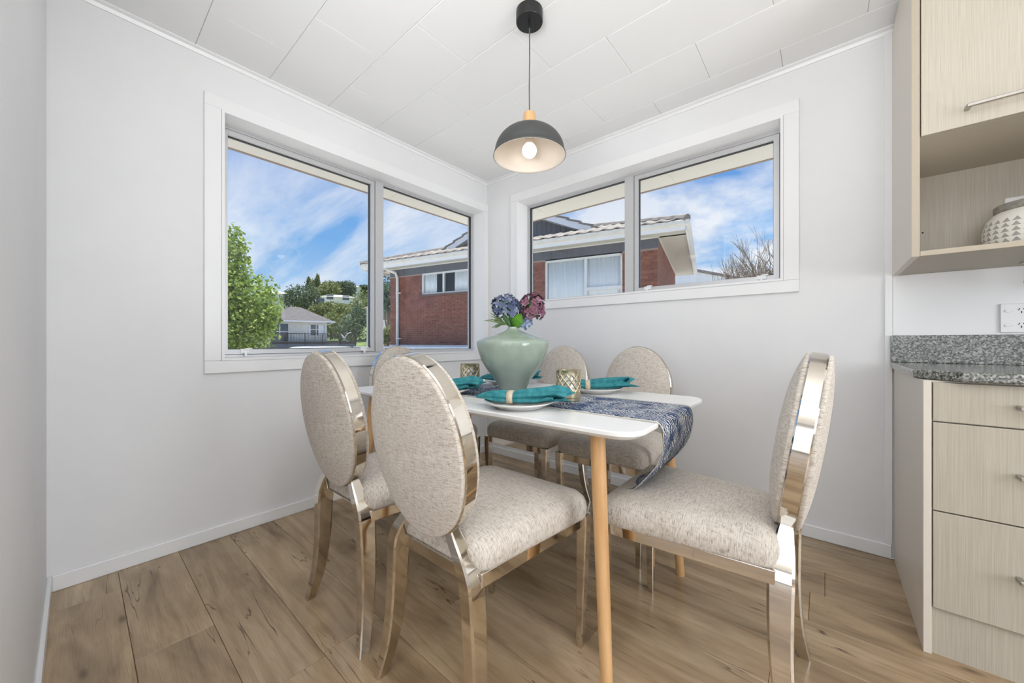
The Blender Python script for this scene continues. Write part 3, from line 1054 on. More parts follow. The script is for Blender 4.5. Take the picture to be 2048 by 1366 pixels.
def napkin_mesh(seed):
    rnd = random.Random(seed)
    m = MB()
    Lh = 0.160
    keys = [(-1.0, 0.004, 0.003, 0.0), (-0.85, 0.020, 0.011, 0.05), (-0.6, 0.034, 0.018, 0.12), (-0.35, 0.033, 0.022, 0.14), (-0.16, 0.026, 0.021, 0.10), (0.0, 0.034, 0.024, 0.14),
            (0.3, 0.044, 0.026, 0.18), (0.6, 0.052, 0.025, 0.24), (0.85, 0.060, 0.022, 0.32), (1.0, 0.066, 0.017, 0.42)]
    cs = catmull(keys, 4)
    n = 40
    ph = rnd.uniform(0, 6)
    vs = []
    for s, w_, h, rp in cs:
        for k in range(n):
            t = 2 * PI * k / n
            rip = 1 + rp * math.sin(t * 7 + ph + s * 1.2) + 0.4 * rp * math.sin(t * 11 + s * 3)
            y = w_ * math.cos(t) * rip
            z = h * math.sin(t) * rip
            zz = max(z, -h * 0.72) + h * 0.72
            edge = 0.0
            if s > 0.5:      # ragged fanned end
                edge = (s - 0.5) * 0.045 * math.sin(t * 3 + ph) + (s - 0.5) * 0.02 * math.sin(t * 7 + ph)
                zz += (s - 0.5) * 0.022 * (0.5 + 0.5 * math.sin(t * 3 + ph * 2))
            zz += 0.0085 * min((s * Lh / 0.112) ** 2, 1.25)      # rests on the raised rim
            vs.append((s * Lh + edge, y, zz))
    m_ = len(cs)
    fs = []
    for i in range(m_ - 1):
        for k in range(n):
            fs.append((i * n + k, i * n + (k + 1) % n, (i + 1) * n + (k + 1) % n, (i + 1) * n + k))
    # hollow fanned end: inner pocket
    cidx = len(vs)
    for k in range(n):
        p = vs[(m_ - 1) * n + k]
        vs.append((p[0] - 0.03, p[1] * 0.62, 0.008 + p[2] * 0.4))
    for k in range(n):
        fs.append(((m_ - 1) * n + k, (m_ - 1) * n + (k + 1) % n, cidx + (k + 1) % n, cidx + k))
    fs.append(tuple(range(cidx, cidx + n)))
    fs.append(tuple(range(n))[::-1])
    m.add(vs, fs)
    me = m.mesh('napkin', True)
    fixnormals(me)
    me.polygons.foreach_set('use_smooth', [True] * len(me.polygons))
    return me


rm = MB()
no_ = 28
vs, fs = [], []
for x, g in ((-0.011, 0.0), (0.011, 0.0), (0.011, 0.003), (-0.011, 0.003)):
    for k in range(no_):
        t = 2 * PI * k / no_
        vs.append((x, (0.0295 + g) * math.cos(t), max((0.0225 + g) * math.sin(t), -0.0165 - g) + 0.0165))
for i in range(4):
    for k in range(no_):
        fs.append((i * no_ + k, i * no_ + (k + 1) % no_, ((i + 1) % 4) * no_ + (k + 1) % no_, ((i + 1) % 4) * no_ + k))
rm.add(vs, fs)
ringme = rm.mesh('napkin_ring', True)
fixnormals(ringme)
ringme.polygons.foreach_set('use_smooth', [True] * len(ringme.polygons))

settings = [(1.490, -1.372, 27, 'on the floor side nearer the cabinets'), (1.030, -1.345, 38, 'on the floor side nearer the large window'),
            (1.505, -0.850, 36, 'on the wall side nearer the cabinets'), (0.985, -0.850, 40, 'on the wall side, half hidden by the vase')]
for i, (x, y, rz, where) in enumerate(settings):
    near = y < -1.2          # their back edge stands on the runner
    p = link('dinner_plate', pm, M['plate'], None, (x, y, TZ + (0.0020 if near else 0.0005)), (R(1.0) if near else 0, 0, 0))
    tag(p, 'round white dinner plate ' + where, 'plate', 'dinner plates')
    q = link('napkin', napkin_mesh(3 + i), M['teal'], None, (x, y, TZ + (0.0168 if near else 0.0150)), (0, 0, R(rz)))
    tag(q, 'teal napkin lying on the plate ' + where, 'napkin', 'teal napkins')
    c_, s_ = math.cos(R(rz)), math.sin(R(rz))
    k = link('napkin_ring', ringme, M['ring'], None, (x - 0.030 * c_, y - 0.030 * s_, TZ + (0.0158 if near else 0.0140)), (0, 0, R(rz)))
    tag(k, 'beige ring round the teal napkin ' + where, 'napkin ring', 'napkin rings')

# ------------------------------------------------------------------ candle holders
M['frost'] = mat('silvered_inner_glass', (0.88, 0.86, 0.80), 0.25, metal=0.5)


def make_holder():
    root = empty('candle_holder')
    r, h = 0.0465, 0.118
    m = MB().lathe([(r - 0.006, 0.0), (r - 0.003, 0.002), (r - 0.003, 0.010), (r, 0.014), (r, 0.034), (r - 0.002, 0.035), (r - 0.002, 0.004)], 40)
    obj('base', m, M['gold'], root, smooth=True, sharp=30)
    m = MB().lathe([(r - 0.002, 0.101), (r, 0.102), (r, 0.116), (r + 0.001, h), (r - 0.003, h), (r - 0.003, 0.101), (r - 0.002, 0.101)], 40, caps=False)
    obj('rim', m, M['gold'], root, smooth=True, sharp=30)
    m = MB()
    nh = 13
    for k in range(nh):
        for sg in (1, -1):
            pts = []
            for j in range(10):
                u = j / 9
                a = 2 * PI * k / nh + sg * u * 2 * PI / nh * 2.6
                pts.append(((r - 0.001) * math.cos(a), (r - 0.001) * math.sin(a), 0.033 + u * 0.070))
            m.tube(pts, 0.0021, 5)
    obj('lattice', m, M['gold'], root)
    m = MB().lathe([(r - 0.005, 0.010), (r - 0.005, 0.112), (r - 0.007, 0.112), (r - 0.007, 0.012), (0.0, 0.012)], 36, caps=False)
    obj('glass_liner', m, M['frost'], root, smooth=True, sharp=30)
    return root


h0 = make_holder()
h0.location = (1.555, -1.150, TZ + 0.0035)
tag(h0, 'gold lattice candle holder on the runner between the vase and the hanging runner end', 'candle holder', 'gold candle holders')
h1 = copy_tree(h0)
h1.location = (0.985, -1.135, TZ + 0.0035)
h1.rotation_euler = (0, 0, 0.3)
tag(h1, 'gold lattice candle holder on the runner between the vase and the large window', 'candle holder', 'gold candle holders')

# ------------------------------------------------------------------ vase and flowers
VX, VY, VZ = 1.222, -1.090, TZ + 0.0035
prof = [(0.0, 0.0), (0.055, 0.0), (0.060, 0.003), (0.062, 0.010), (0.067, 0.024), (0.090, 0.063), (0.121, 0.103), (0.145, 0.143), (0.157, 0.176), (0.1625, 0.200), (0.1645, 0.217), (0.1635, 0.2255),
        (0.1575, 0.2315), (0.139, 0.2400), (0.1095, 0.2505), (0.0685, 0.2645), (0.045, 0.2735), (0.031, 0.2800), (0.0238, 0.2860), (0.0232, 0.2935), (0.0235, 0.2945), (0.020, 0.292), (0.019, 0.285), (0.030, 0.272), (0.08, 0.235)]
m = MB().lathe(prof, 72, caps=False)
v = obj('vase', m, M['vase'], None, (VX, VY, VZ), smooth=True, sharp=50)
tag(v, 'large pale green glazed vase with a narrow neck and wide shoulder', 'vase')

RT = Vector((0.763, 0.6464, 0))
FW = Vector((-0.6464, 0.763, 0))


def petal_mat(name, cols, rough=0.6):
    m = mat(name, cols[0], rough, spec=0.2)
    nt = m.node_tree
    b = nt.nodes['Principled BSDF']
    oi = nn(nt, 'ShaderNodeObjectInfo')
    rp = ramp(nt, [(i / (len(cols) - 1), c) for i, c in enumerate(cols)])
    nt.links.new(oi.outputs['Random'], rp.inputs[0])
    nt.links.new(rp.outputs[0], b.inputs['Base Color'])
    return m


M['pet_blue'] = petal_mat('blue_petals', [srgb(60, 69, 96), srgb(106, 117, 150), srgb(74, 89, 108), srgb(146, 152, 178), srgb(52, 62, 82)])
M['pet_purple'] = petal_mat('plum_petals', [srgb(102, 60, 78), srgb(136, 90, 108), srgb(82, 54, 70), srgb(158, 120, 136), srgb(114, 68, 84)])
M['pet_pale'] = petal_mat('pale_blue_petals', [srgb(150, 170, 200), srgb(186, 200, 222), srgb(140, 150, 182)])
M['stem'] = mat('green_stem', srgb(66, 112, 44), 0.5)
M['leaf'] = noisy('bright_leaf', srgb(74, 132, 34), srgb(104, 160, 50), 30, rough=0.4)
M['leafd'] = noisy('dark_leaf', srgb(38, 82, 34), srgb(66, 116, 50), 30, rough=0.45)
M['palm'] = mat('pale_palm_leaf', srgb(128, 152, 96), 0.5)


def floret():
    m = MB()
    for q in range(4):
        a = q * PI / 2
        c_, s_ = math.cos(a), math.sin(a)
        pts = [(0, 0, 0), (0.006, -0.0055, 0.0022), (0.0125, -0.0062, 0.0045), (0.0165, 0, 0.004), (0.0125, 0.0062, 0.0045), (0.006, 0.0055, 0.0022), (0.009, 0, 0.0008)]
        rot = [(x * c_ - y * s_, x * s_ + y * c_, z) for x, y, z in pts]
        m.add(rot, [(0, 1, 6), (1, 2, 6), (2, 3, 6), (3, 4, 6), (4, 5, 6), (5, 0, 6)])
    return m


def hydrangea(label, matname, centre, rad, count, seed, foot):
    rnd = random.Random(seed)
    root = tag(empty('hydrangea', centre), label, 'flower', 'flowers in the vase')
    me = floret().mesh('floret', True)
    me.materials.append(M[matname])
    core = MB()
    core.lathe([(0.0, -rad[2] * 0.6), (rad[0] * 0.55, -rad[2] * 0.3), (rad[0] * 0.68, 0.1 * rad[2]), (rad[0] * 0.5, rad[2] * 0.55), (0.0, rad[2] * 0.72)], 12, caps=False)
    obj('flower_core', core, M['leafd'], root, smooth=True, sharp=None)
    for i in range(count):
        z = 1 - 1.55 * (i + 0.5) / count
        a = i * 2.39996
        r_ = math.sqrt(max(0.0, 1 - z * z))
        d = Vector((r_ * math.cos(a), r_ * math.sin(a), z))
        d = (d + Vector((rnd.uniform(-.22, .22), rnd.uniform(-.22, .22), rnd.uniform(-.22, .22)))).normalized()
        k = rnd.uniform(0.86, 1.06)
        p = Vector((d.x * rad[0] * k, d.y * rad[1] * k, d.z * rad[2] * k))
        o = link('floret', me, None, root, p)
        tilt = (d + Vector((rnd.uniform(-.4, .4), rnd.uniform(-.4, .4), rnd.uniform(-.2, .4)))).normalized()
        o.rotation_euler = tilt.to_track_quat('Z', 'Y').to_euler()
        sc = rnd.uniform(0.95, 1.3)
        o.scale = (sc, sc, sc)
    m = MB()
    f = Vector(foot) - Vector(centre)
    lip = f + Vector((0, 0, 0.034))          # over the lip, then down the neck
    m.tube([(0, 0, -0.01), tuple(lip * 0.5 + Vector((0, 0, 0.006))), tuple(lip), tuple(f)], 0.0026, 7)
    obj('stem', m, M['stem'], root, smooth=True)
    return root


neck = Vector((VX, VY, VZ + 0.285))


def at(r_, f_, z):
    return tuple(Vector((VX, VY, 0)) + RT * r_ + FW * f_ + Vector((0, 0, z)))


hydrangea('dusty blue hydrangea in the vase', 'pet_blue', at(-0.031, -0.012, 1.137), (0.058, 0.058, 0.056), 62, 11, neck + RT * -0.008 + Vector((0, 0, -0.016)))
hydrangea('plum purple hydrangea in the vase', 'pet_purple', at(0.087, 0.004, 1.130), (0.054, 0.056, 0.068), 66, 12, neck + RT * 0.005 - FW * 0.008 + Vector((0, 0, -0.016)))
hydrangea('small pale blue hydrangea drooping over the vase shoulder', 'pet_pale', at(0.050, 0.052, 1.067), (0.034, 0.034, 0.020), 20, 13, neck + RT * 0.005 + FW * 0.009 + Vector((0, 0, -0.016)))


def leaf_mesh(length, width, fold=0.15, lobes=0.0, n=9, curl=0.0):
    m = MB()
    vs, fs = [], []
    for i in range(n + 1):
        t = i / n
        w_ = width * (math.sin(PI * min(t * 0.94 + 0.06, 1.0)) ** 0.75) * (1 + lobes * math.sin(t * 16))
        z = -curl * t * t
        vs += [(t * length, -w_, z + fold * w_), (t * length, 0, z), (t * length, w_, z + fold * w_)]
    for i in range(n):
        for j in range(2):
            p = i * 3 + j
            fs.append((p, p + 1, p + 4, p + 3))
    m.add(vs, fs)
    return m


def put_leaf(name, label, mb, material, base_, direction, up, group='foliage in the vase', cat='leaf', th=0.0008):
    d = Vector(direction).normalized()
    u = Vector(up)
    z = (u - d * u.dot(d)).normalized()
    y = z.cross(d)
    Mx = Matrix((d, y, z)).transposed()
    o = obj(name, mb, material, None, base_, Mx.to_euler(), smooth=True, sharp=None, fix=False)
    s = o.modifiers.new('thick', 'SOLIDIFY'); s.thickness = th
    tag(o, label, cat, group)
    return o


put_leaf('leaf', 'broad bright green leaf below the plum hydrangea', leaf_mesh(0.080, 0.024, 0.2, 0.08, curl=0.006), M['leaf'], neck + RT * 0.009 - FW * 0.012 + Vector((0, 0, 0.008)), RT * 0.36 + Vector((0, 0, 0.80)) - FW * 0.72, -FW)
for i, (r_, up, ln) in enumerate([(-0.45, 0.8, 0.075), (-0.15, 1.0, 0.07), (0.18, 1.0, 0.065)]):
    put_leaf('leaf', ['slender dark green leaf leaning towards the palm fronds in the vase', 'upright dark green leaf in the vase neck below the blue hydrangea', 'dark green leaf in the vase neck beside the broad bright leaf'][i],
             leaf_mesh(ln, 0.011, 0.3, curl=0.01), M['leafd'], neck - FW * (0.012 - 0.009 * i) + RT * r_ * 0.024 + Vector((0, 0, 0.008)), RT * r_ + Vector((0, 0, up)) - FW * 0.2, -FW)


def frond(label, base_, direction, count, spread, ln, seed):
    rnd = random.Random(seed)
    root = tag(empty('palm_frond', base_), label, 'leaf', 'palm fronds in the vase')
    d = Vector(direction).normalized()
    m = MB().tube([(0, 0, -0.03), (0, 0, -0.004), tuple(d * 0.012), tuple(d * 0.04), tuple(d * 0.075 + Vector((0, 0, -0.002)))], 0.0016, 5)
    obj('stalk', m, M['palm'], root, smooth=True)
    for i in range(count):
        u = i / (count - 1) - 0.5
        side = Vector((0, 0, 1)) * u * spread + FW * rnd.uniform(-0.25, 0.25)
        dd = (d + side).normalized()
        z = (-FW + Vector((rnd.uniform(-.3, .3), rnd.uniform(-.3, .3), rnd.uniform(-.3, .3)))).normalized()
        z = (z - dd * z.dot(dd)).normalized()
        Mx = Matrix((dd, z.cross(dd), z)).transposed()
        o = obj('leaflet', leaf_mesh(ln * rnd.uniform(0.8, 1.1), 0.0032, 0.2, n=5, curl=0.012), M['palm'], root, tuple(d * rnd.uniform(0.015, 0.07)), Mx.to_euler(), smooth=True, fix=False)
        s = o.modifiers.new('thick', 'SOLIDIFY'); s.thickness = 0.0006
    return root


frond('thin-leaved palm frond reaching out beyond the blue hydrangea', neck + RT * -0.013 + FW * 0.006 + Vector((0, 0, 0.016)), RT * -0.80 + Vector((0, 0, 0.42)) + FW * 0.30, 7, 0.9, 0.085, 5)
frond('thin-leaved palm frond drooping over the vase shoulder', neck + RT * -0.006 + FW * 0.012 + Vector((0, 0, 0.016)), RT * -0.8 + Vector((0, 0, 0.12)) + FW * 0.45, 8, 1.1, 0.070, 6)

# ------------------------------------------------------------------ pendant lamp
PX, PY = 1.345, -1.125
pl = tag(empty('pendant_lamp', (PX, PY, 0)), 'charcoal dome pendant lamp with a wooden neck hanging over the table', 'lamp')
obj('ceiling_canopy', MB().lathe([(0.0, HC), (0.0575, HC), (0.0575, HC - 0.045), (0.056, HC - 0.048), (0.0, HC - 0.048)][::-1], 40, caps=False), M['black'], pl, smooth=True, sharp=30)
obj('cord_grip', MB().lathe([(0.0, HC - 0.048), (0.005, HC - 0.048), (0.0055, HC - 0.062), (0.0035, HC - 0.072), (0, HC - 0.072)], 14, caps=False), M['black'], pl, smooth=True)
obj('cord', MB().tube([(0, 0, HC - 0.07), (0.0008, 0, 2.2), (-0.0008, 0, 2.08), (0, 0, 1.962)], 0.0026, 8), M['cord'], pl, smooth=True)
obj('wooden_neck', MB().lathe([(0, 1.889), (0.0295, 1.889), (0.029, 1.915), (0.0265, 1.952), (0.0225, 1.963), (0.0, 1.965)], 28, caps=False), M['beech'], pl, smooth=True, sharp=40)
RZ, RR_, RH = 1.776, 0.156, 0.120
dome = [(0.027, RZ + RH)]
for k in range(1, 15):
    t = k / 14 * PI / 2
    dome.append((0.027 + (RR_ - 0.006 - 0.027) * math.sin(t), RZ + 0.006 + (RH - 0.006) * math.cos(t) ** 0.92 if k < 14 else RZ + 0.010))
dome += [(RR_ - 0.002, RZ + 0.006), (RR_, RZ), (RR_ - 0.002, RZ - 0.001)]
inner = [(r_ - 0.0025 if i else r_, z - 0.002) for i, (r_, z) in enumerate(dome[:-1])]
sh = obj('shade', MB().lathe(dome, 64, caps=False), M['shade_out'], pl, smooth=True, sharp=None)
obj('shade_lining', MB().lathe(inner + [(RR_ - 0.002, RZ - 0.001)], 64, caps=False), M['shade_in'], sh, smooth=True, sharp=None, fix=False)
obj('bulb_holder', MB().lathe([(0, RZ + 0.116), (0.021, RZ + 0.116), (0.019, RZ + 0.052), (0.0, RZ + 0.052)], 20, caps=False), M['shade_in'], pl, smooth=True, sharp=40)
bp = [(0.0, RZ - 0.005)]
for k in range(1, 13):
    t = k / 12 * PI * 0.84
    bp.append((0.031 * math.sin(t), RZ + 0.026 - 0.031 * math.cos(t)))
bp += [(0.013, RZ + 0.062)]
obj('bulb', MB().lathe(bp, 28, caps=False), M['bulb'], pl, smooth=True, sharp=None)

# ------------------------------------------------------------------ kitchen units
KX = 2.552
FY = -0.635         # carcass front
lower = tag(empty('base_cabinet', (KX, 0, 0)), 'cream wood-grain base cabinet with three drawers below the granite worktop', 'cabinet')
obj('end_panel', MB().cbox(0, 0.018, FY - 0.018, -0.009, 0, 0.858, 0.0012), M['cabside'], lower)
obj('carcass', MB().box(0.018, 0.618, FY + 0.002, -0.009, 0.145, 0.858), M['cabside'], lower)
obj('kickboard', MB().box(0.018, 0.618, FY - 0.004, FY + 0.012, 0.0, 0.146), M['cab'], lower)


def bar_handle(x0, x1, y, z, parent):
    m = MB()
    m.cbox(x0, x1, y - 0.034, y - 0.026, z - 0.006, z + 0.006, 0.002)
    for x in (x0, x1 - 0.012):
        m.cbox(x, x + 0.012, y - 0.03, y + 0.001, z - 0.006, z + 0.006, 0.002)
    return obj('handle', m, M['steel'], parent)


for z0, z1 in ((0.733, 0.853), (0.455, 0.729), (0.150, 0.451)):
    dr = obj('drawer', MB().cbox(0.021, 0.616, FY - 0.018, FY, z0, z1, 0.0012), M['cab'], lower)
    bar_handle(0.178, 0.46, FY - 0.018, (z0 + z1) / 2 + (0.0 if z1 > 0.8 else 0.005), dr)
lower2 = tag(empty('base_cabinet', (KX + 0.62, 0, 0)), 'cream wood-grain base cabinet with a single door next to the drawer unit', 'cabinet')
obj('carcass', MB().box(0.0, 0.6, FY + 0.002, -0.009, 0.145, 0.858), M['cabside'], lower2)
obj('kickboard', MB().box(0.0, 0.6, FY - 0.004, FY + 0.012, 0.0, 0.146), M['cab'], lower2)
dr = obj('door', MB().cbox(0.002, 0.598, FY - 0.018, FY, 0.150, 0.853, 0.0012), M['cab'], lower2)
bar_handle(0.06, 0.34, FY - 0.018, 0.80, dr)
# worktop with a clipped corner
m = MB()
poly = [(KX - 0.012, -0.009), (KX + 1.24, -0.009), (KX + 1.24, FY - 0.045), (KX + 0.075, FY - 0.045), (KX - 0.012, FY + 0.06)]
m.prism(poly[::-1], 0.859, 0.889)
wt = obj('worktop', m, M['granite'], None, bev=0.006)
tag(wt, 'dark speckled granite worktop with a clipped front corner', 'worktop')
tag(obj('upstand', MB().cbox(KX - 0.012, KX + 1.24, -0.026, -0.0065, 0.889, 1.008, 0.002), M['granite']), 'dark granite upstand along the back of the worktop', 'upstand')
tag(obj('splashback', MB().box(KX - 0.003, KX + 1.24, -0.006, 0, 0.890, 1.2755), M['trim']), 'smooth white splashback panel between upstand and wall cabinet', 'splashback')

UX, UY = 2.546, -0.497
up = tag(empty('wall_cabinet', (UX, 0, 0)), 'cream wood-grain wall cabinet with an open shelf under its door', 'cabinet')
UW = 0.62
sp_ = obj('side_panel', MB().cbox(0, 0.020, UY + 0.0015, -0.007, 1.276, 2.372, 0.0012), M['cabside'], up)
obj('edging', MB().box(0.0004, 0.0196, UY, UY + 0.002, 1.2764, 2.3716), M['cabedge'], sp_)
obj('side_panel', MB().cbox(UW, UW + 0.02, UY, -0.007, 1.276, 2.372, 0.0012), M['cabside'], up)
obj('bottom_panel', MB().cbox(0.020, UW, UY, -0.007, 1.276, 1.294, 0.0012), M['cabedge'], up)
obj('shelf', MB().box(0.020, UW, UY + 0.02, -0.014, 1.690, 1.706), M['cab'], up)
obj('top_panel', MB().box(0.020, UW, UY + 0.02, -0.007, 2.354, 2.372), M['cab'], up)
obj('back_panel', MB().box(0.020, UW, -0.014, -0.007, 1.294, 2.354), M['cab'], up)
dr = obj('door', MB().cbox(0.0225, UW - 0.002, UY - 0.001, UY + 0.017, 1.690, 2.365, 0.0012), M['cab'], up)
bar_handle(0.118, 0.50, UY, 1.742, dr)
obj('screw_hole', MB().lathe([(0, 0), (0.0035, 0), (0.0035, 0.0015), (0, 0.0015)], 10, caps=False).xf(Matrix.Rotation(R(90), 4, 'X')), M['dark'], up, (0.092, -0.0142, 1.452))


def jar_mat():
    m = mat('patterned_stoneware', (0.8, 0.78, 0.74), 0.35)
    nt = m.node_tree; L = nt.links.new; b = nt.nodes['Principled BSDF']
    tc = nn(nt, 'ShaderNodeTexCoord'); sp = nn(nt, 'ShaderNodeSeparateXYZ'); L(tc.outputs['Object'], sp.inputs[0])
    at_ = nn(nt, 'ShaderNodeMath', operation='ARCTAN2'); L(sp.outputs['Y'], at_.inputs[0]); L(sp.outputs['X'], at_.inputs[1])
    k = nn(nt, 'ShaderNodeMath', operation='MULTIPLY', ins={1: 30 / (2 * PI)}); L(at_.outputs[0], k.inputs[0])
    zr = nn(nt, 'ShaderNodeMath', operation='MULTIPLY', ins={1: 1 / 0.018}); L(sp.outputs['Z'], zr.inputs[0])
    fz = nn(nt, 'ShaderNodeMath', operation='FRACT'); L(zr.outputs[0], fz.inputs[0])
    fu = nn(nt, 'ShaderNodeMath', operation='FRACT'); L(k.outputs[0], fu.inputs[0])
    cu = nn(nt, 'ShaderNodeMath', operation='SUBTRACT', ins={1: 0.5}); L(fu.outputs[0], cu.inputs[0])
    au = nn(nt, 'ShaderNodeMath', operation='ABSOLUTE'); L(cu.outputs[0], au.inputs[0])
    t2 = nn(nt, 'ShaderNodeMath', operation='MULTIPLY', ins={1: 2.0}); L(au.outputs[0], t2.inputs[0])
    sm = nn(nt, 'ShaderNodeMath', operation='ADD'); L(t2.outputs[0], sm.inputs[0]); L(fz.outputs[0], sm.inputs[1])
    lt = nn(nt, 'ShaderNodeMath', operation='LESS_THAN', ins={1: 0.86}); L(sm.outputs[0], lt.inputs[0])
    z1 = nn(nt, 'ShaderNodeMath', operation='LESS_THAN', ins={1: 0.126}); L(sp.outputs['Z'], z1.inputs[0])
    z2 = nn(nt, 'ShaderNodeMath', operation='GREATER_THAN', ins={1: 0.021}); L(sp.outputs['Z'], z2.inputs[0])
    a1 = nn(nt, 'ShaderNodeMath', operation='MULTIPLY'); L(lt.outputs[0], a1.inputs[0]); L(z1.outputs[0], a1.inputs[1])
    a2 = nn(nt, 'ShaderNodeMath', operation='MULTIPLY'); L(a1.outputs[0], a2.inputs[0]); L(z2.outputs[0], a2.inputs[1])
    mx = nn(nt, 'ShaderNodeMix', data_type='RGBA'); L(a2.outputs[0], mx.inputs[0])
    mx.inputs[6].default_value = (0.78, 0.76, 0.71, 1); mx.inputs[7].default_value = (0.36, 0.35, 0.33, 1)
    L(mx.outputs[2], b.inputs['Base Color'])
    return m


M['jar'] = jar_mat()
M['jarlid'] = noisy('grey_stone_lid', srgb(128, 124, 116), srgb(154, 150, 142), 60, rough=0.6)
j = tag(empty('storage_jar', (2.893, -0.185, 1.2945)), 'white stoneware jar with grey triangle print on the open shelf', 'jar')
obj('body', MB().lathe([(0.0, 0.0), (0.098, 0.0), (0.112, 0.008), (0.124, 0.035), (0.128, 0.07), (0.126, 0.10), (0.116, 0.132), (0.100, 0.152), (0.092, 0.158), (0.0, 0.158)], 56, caps=False), M['jar'], j, smooth=True, sharp=50)
obj('lid', MB().lathe([(0.0, 0.156), (0.098, 0.156), (0.1, 0.160), (0.1, 0.178), (0.096, 0.182), (0.03, 0.186), (0.0, 0.186)], 56, caps=False), M['jarlid'], j, smooth=True, sharp=40)


def outlet(label, x, y, z, w_, h_, cols, rows):
    o = tag(empty('power_outlet', (x, y, z)), label, 'power outlet')
    obj('faceplate', MB().cbox(0, w_, -0.008, 0, 0, h_, 0.002), M['plastic'], o)
    for i in range(cols):
        for k in range(rows):
            cx = w_ * (i + 0.5) / cols
            cz = h_ * (k + 0.5) / rows
            sw = obj('switch', MB().lathe([(0, 0), (0.0095, 0), (0.0085, 0.003), (0, 0.0034)], 18, caps=False).xf(Matrix.Diagonal((1.25, 0.62, 1, 1))).xf(Matrix.Rotation(R(90), 4, 'X')), M['plastic'], o, (cx - 0.016, -0.008, cz), smooth=True)
            m = MB()
            for dx, dz, an in ((-0.006, 0.005, 30), (0.006, 0.005, -30), (0.0, -0.006, 0)):
                b_ = MB().box(-0.0011, 0.0011, -0.0006, 0.0006, -0.004, 0.004)
                b_.xf(Matrix.Translation((dx, 0, dz)) @ Matrix.Rotation(R(an), 4, 'Y'))
                m.add(b_.v, b_.f)
            obj('socket_slots', m, M['dark'], o, (cx + 0.014, -0.0082, cz))
    return o


outlet('white four-way power outlet on the splashback above the granite upstand', 2.846, -0.0055, 1.016, 0.150, 0.114, 2, 2)
outlet('white single power outlet on the back of the open cabinet shelf', 2.856, -0.0135, 1.470, 0.075, 0.075, 1, 1)
# chrome bracket of a rail under the wall cabinet
k = tag(empty('rail_bracket', (2.885, -0.11, 1.2765)), 'small chrome bracket fixed under the wall cabinet', 'bracket')
obj('mount', MB().cbox(-0.012, 0.022, -0.018, 0.018, -0.006, 0.0, 0.001), M['steel'], k)
obj('arm', MB().cbox(-0.004, 0.012, -0.010, 0.010, -0.085, -0.005, 0.002), M['steel'], k)
obj('rod', MB().tube([(-0.006, 0, -0.075), (0.26, 0, -0.075)], 0.006, 12), M['steel'], k, smooth=True)

# ================================================================== outside
M['mortar'] = mat('pale_mortar', srgb(168, 150, 138), 0.9)
M['brick'] = noisy('red_brick', srgb(126, 78, 64), srgb(158, 104, 86), 9.0, rough=0.85, spec=0.2, perobj=0.16)


def brick_wall_mat():
    m = mat('red_brick_wall', (0.3, 0.1, 0.07), 0.85, spec=0.2)
    nt = m.node_tree; L = nt.links.new; b = nt.nodes['Principled BSDF']
    tc = nn(nt, 'ShaderNodeTexCoord'); sp = nn(nt, 'ShaderNodeSeparateXYZ'); L(tc.outputs['Object'], sp.inputs[0])
    ad = nn(nt, 'ShaderNodeMath', operation='ADD'); L(sp.outputs['X'], ad.inputs[0]); L(sp.outputs['Y'], ad.inputs[1])
    cb = nn(nt, 'ShaderNodeCombineXYZ'); L(ad.outputs[0], cb.inputs[0]); L(sp.outputs['Z'], cb.inputs[1])
    br = nn(nt, 'ShaderNodeTexBrick', ins={'Scale': 1.0, 'Mortar Size': 0.004, 'Brick Width': 0.24, 'Row Height': 0.065, 'Bias': 0.1})
    br.inputs['Color1'].default_value = (*srgb(130, 80, 66), 1); br.inputs['Color2'].default_value = (*srgb(154, 102, 84), 1); br.inputs['Mortar'].default_value = (*srgb(168, 150, 138), 1)
    L(cb.outputs[0], br.inputs['Vector']); L(br.outputs[0], b.inputs['Base Color'])
    return m


M['brickwall'] = brick_wall_mat()
M['tile'] = noisy('grey_roof_tile', srgb(118, 112, 104), srgb(152, 146, 138), 7.0, rough=0.8, perobj=0.14)
M['gutter'] = noisy('cream_painted_metal', srgb(222, 219, 208), srgb(236, 234, 226), 4.0, rough=0.45)
M['eave'] = mat('weathered_soffit', srgb(206, 203, 190), 0.7)
M['clad'] = noisy('slate_grey_cladding', srgb(92, 95, 104), srgb(104, 107, 116), 3.0, rough=0.6, stretch=(12, 12, 0.5))
M['bwhite'] = mat('white_barge_paint', srgb(236, 238, 240), 0.5)
M['joinery'] = mat('white_joinery', srgb(232, 234, 230), 0.4)
M['base'] = noisy('pale_lower_wall', srgb(226, 228, 228), srgb(238, 240, 240), 2.0, rough=0.6)
M['carport'] = mat('glossy_pale_roof_sheet', srgb(214, 224, 234), 0.08, spec=0.8)
M['pane'] = mat('room_shade_colour', srgb(92, 116, 138), 0.05, spec=0.8)  # shade of the unlit room, put into the backing sheet's colour
M['brown'] = mat('brown_sill', srgb(112, 84, 68), 0.6)
cur = noisy('sheer_curtain', srgb(232, 238, 238), srgb(248, 250, 250), 1.0, rough=0.8, stretch=(26, 26, 0.6))
M['curtain'] = cur

# ---- brick house next door (local x along its front, local y into the house)
HG = Vector((0.154, 5.757, 0))
HA = R(12.48)
nh = tag(empty('brick_house', HG, HA), 'red brick house with grey tiled roof and cream gutters next door', 'house')
XL, XR_, YW, ZB, ZT = -9.0, -0.633, 0.6, 0.872, 3.13
DEP = 5.2
win1 = (-7.64, -5.10, 2.455, 3.13)
win2 = (-3.42, -1.43, 1.60, 3.10)


def inwin(x0, x1, z0, z1):
    for a, b_, c, d in (win1, win2):
        if x1 > a and x0 < b_ and z1 > c and z0 < d:
            return (a, b_, c, d)
    return None


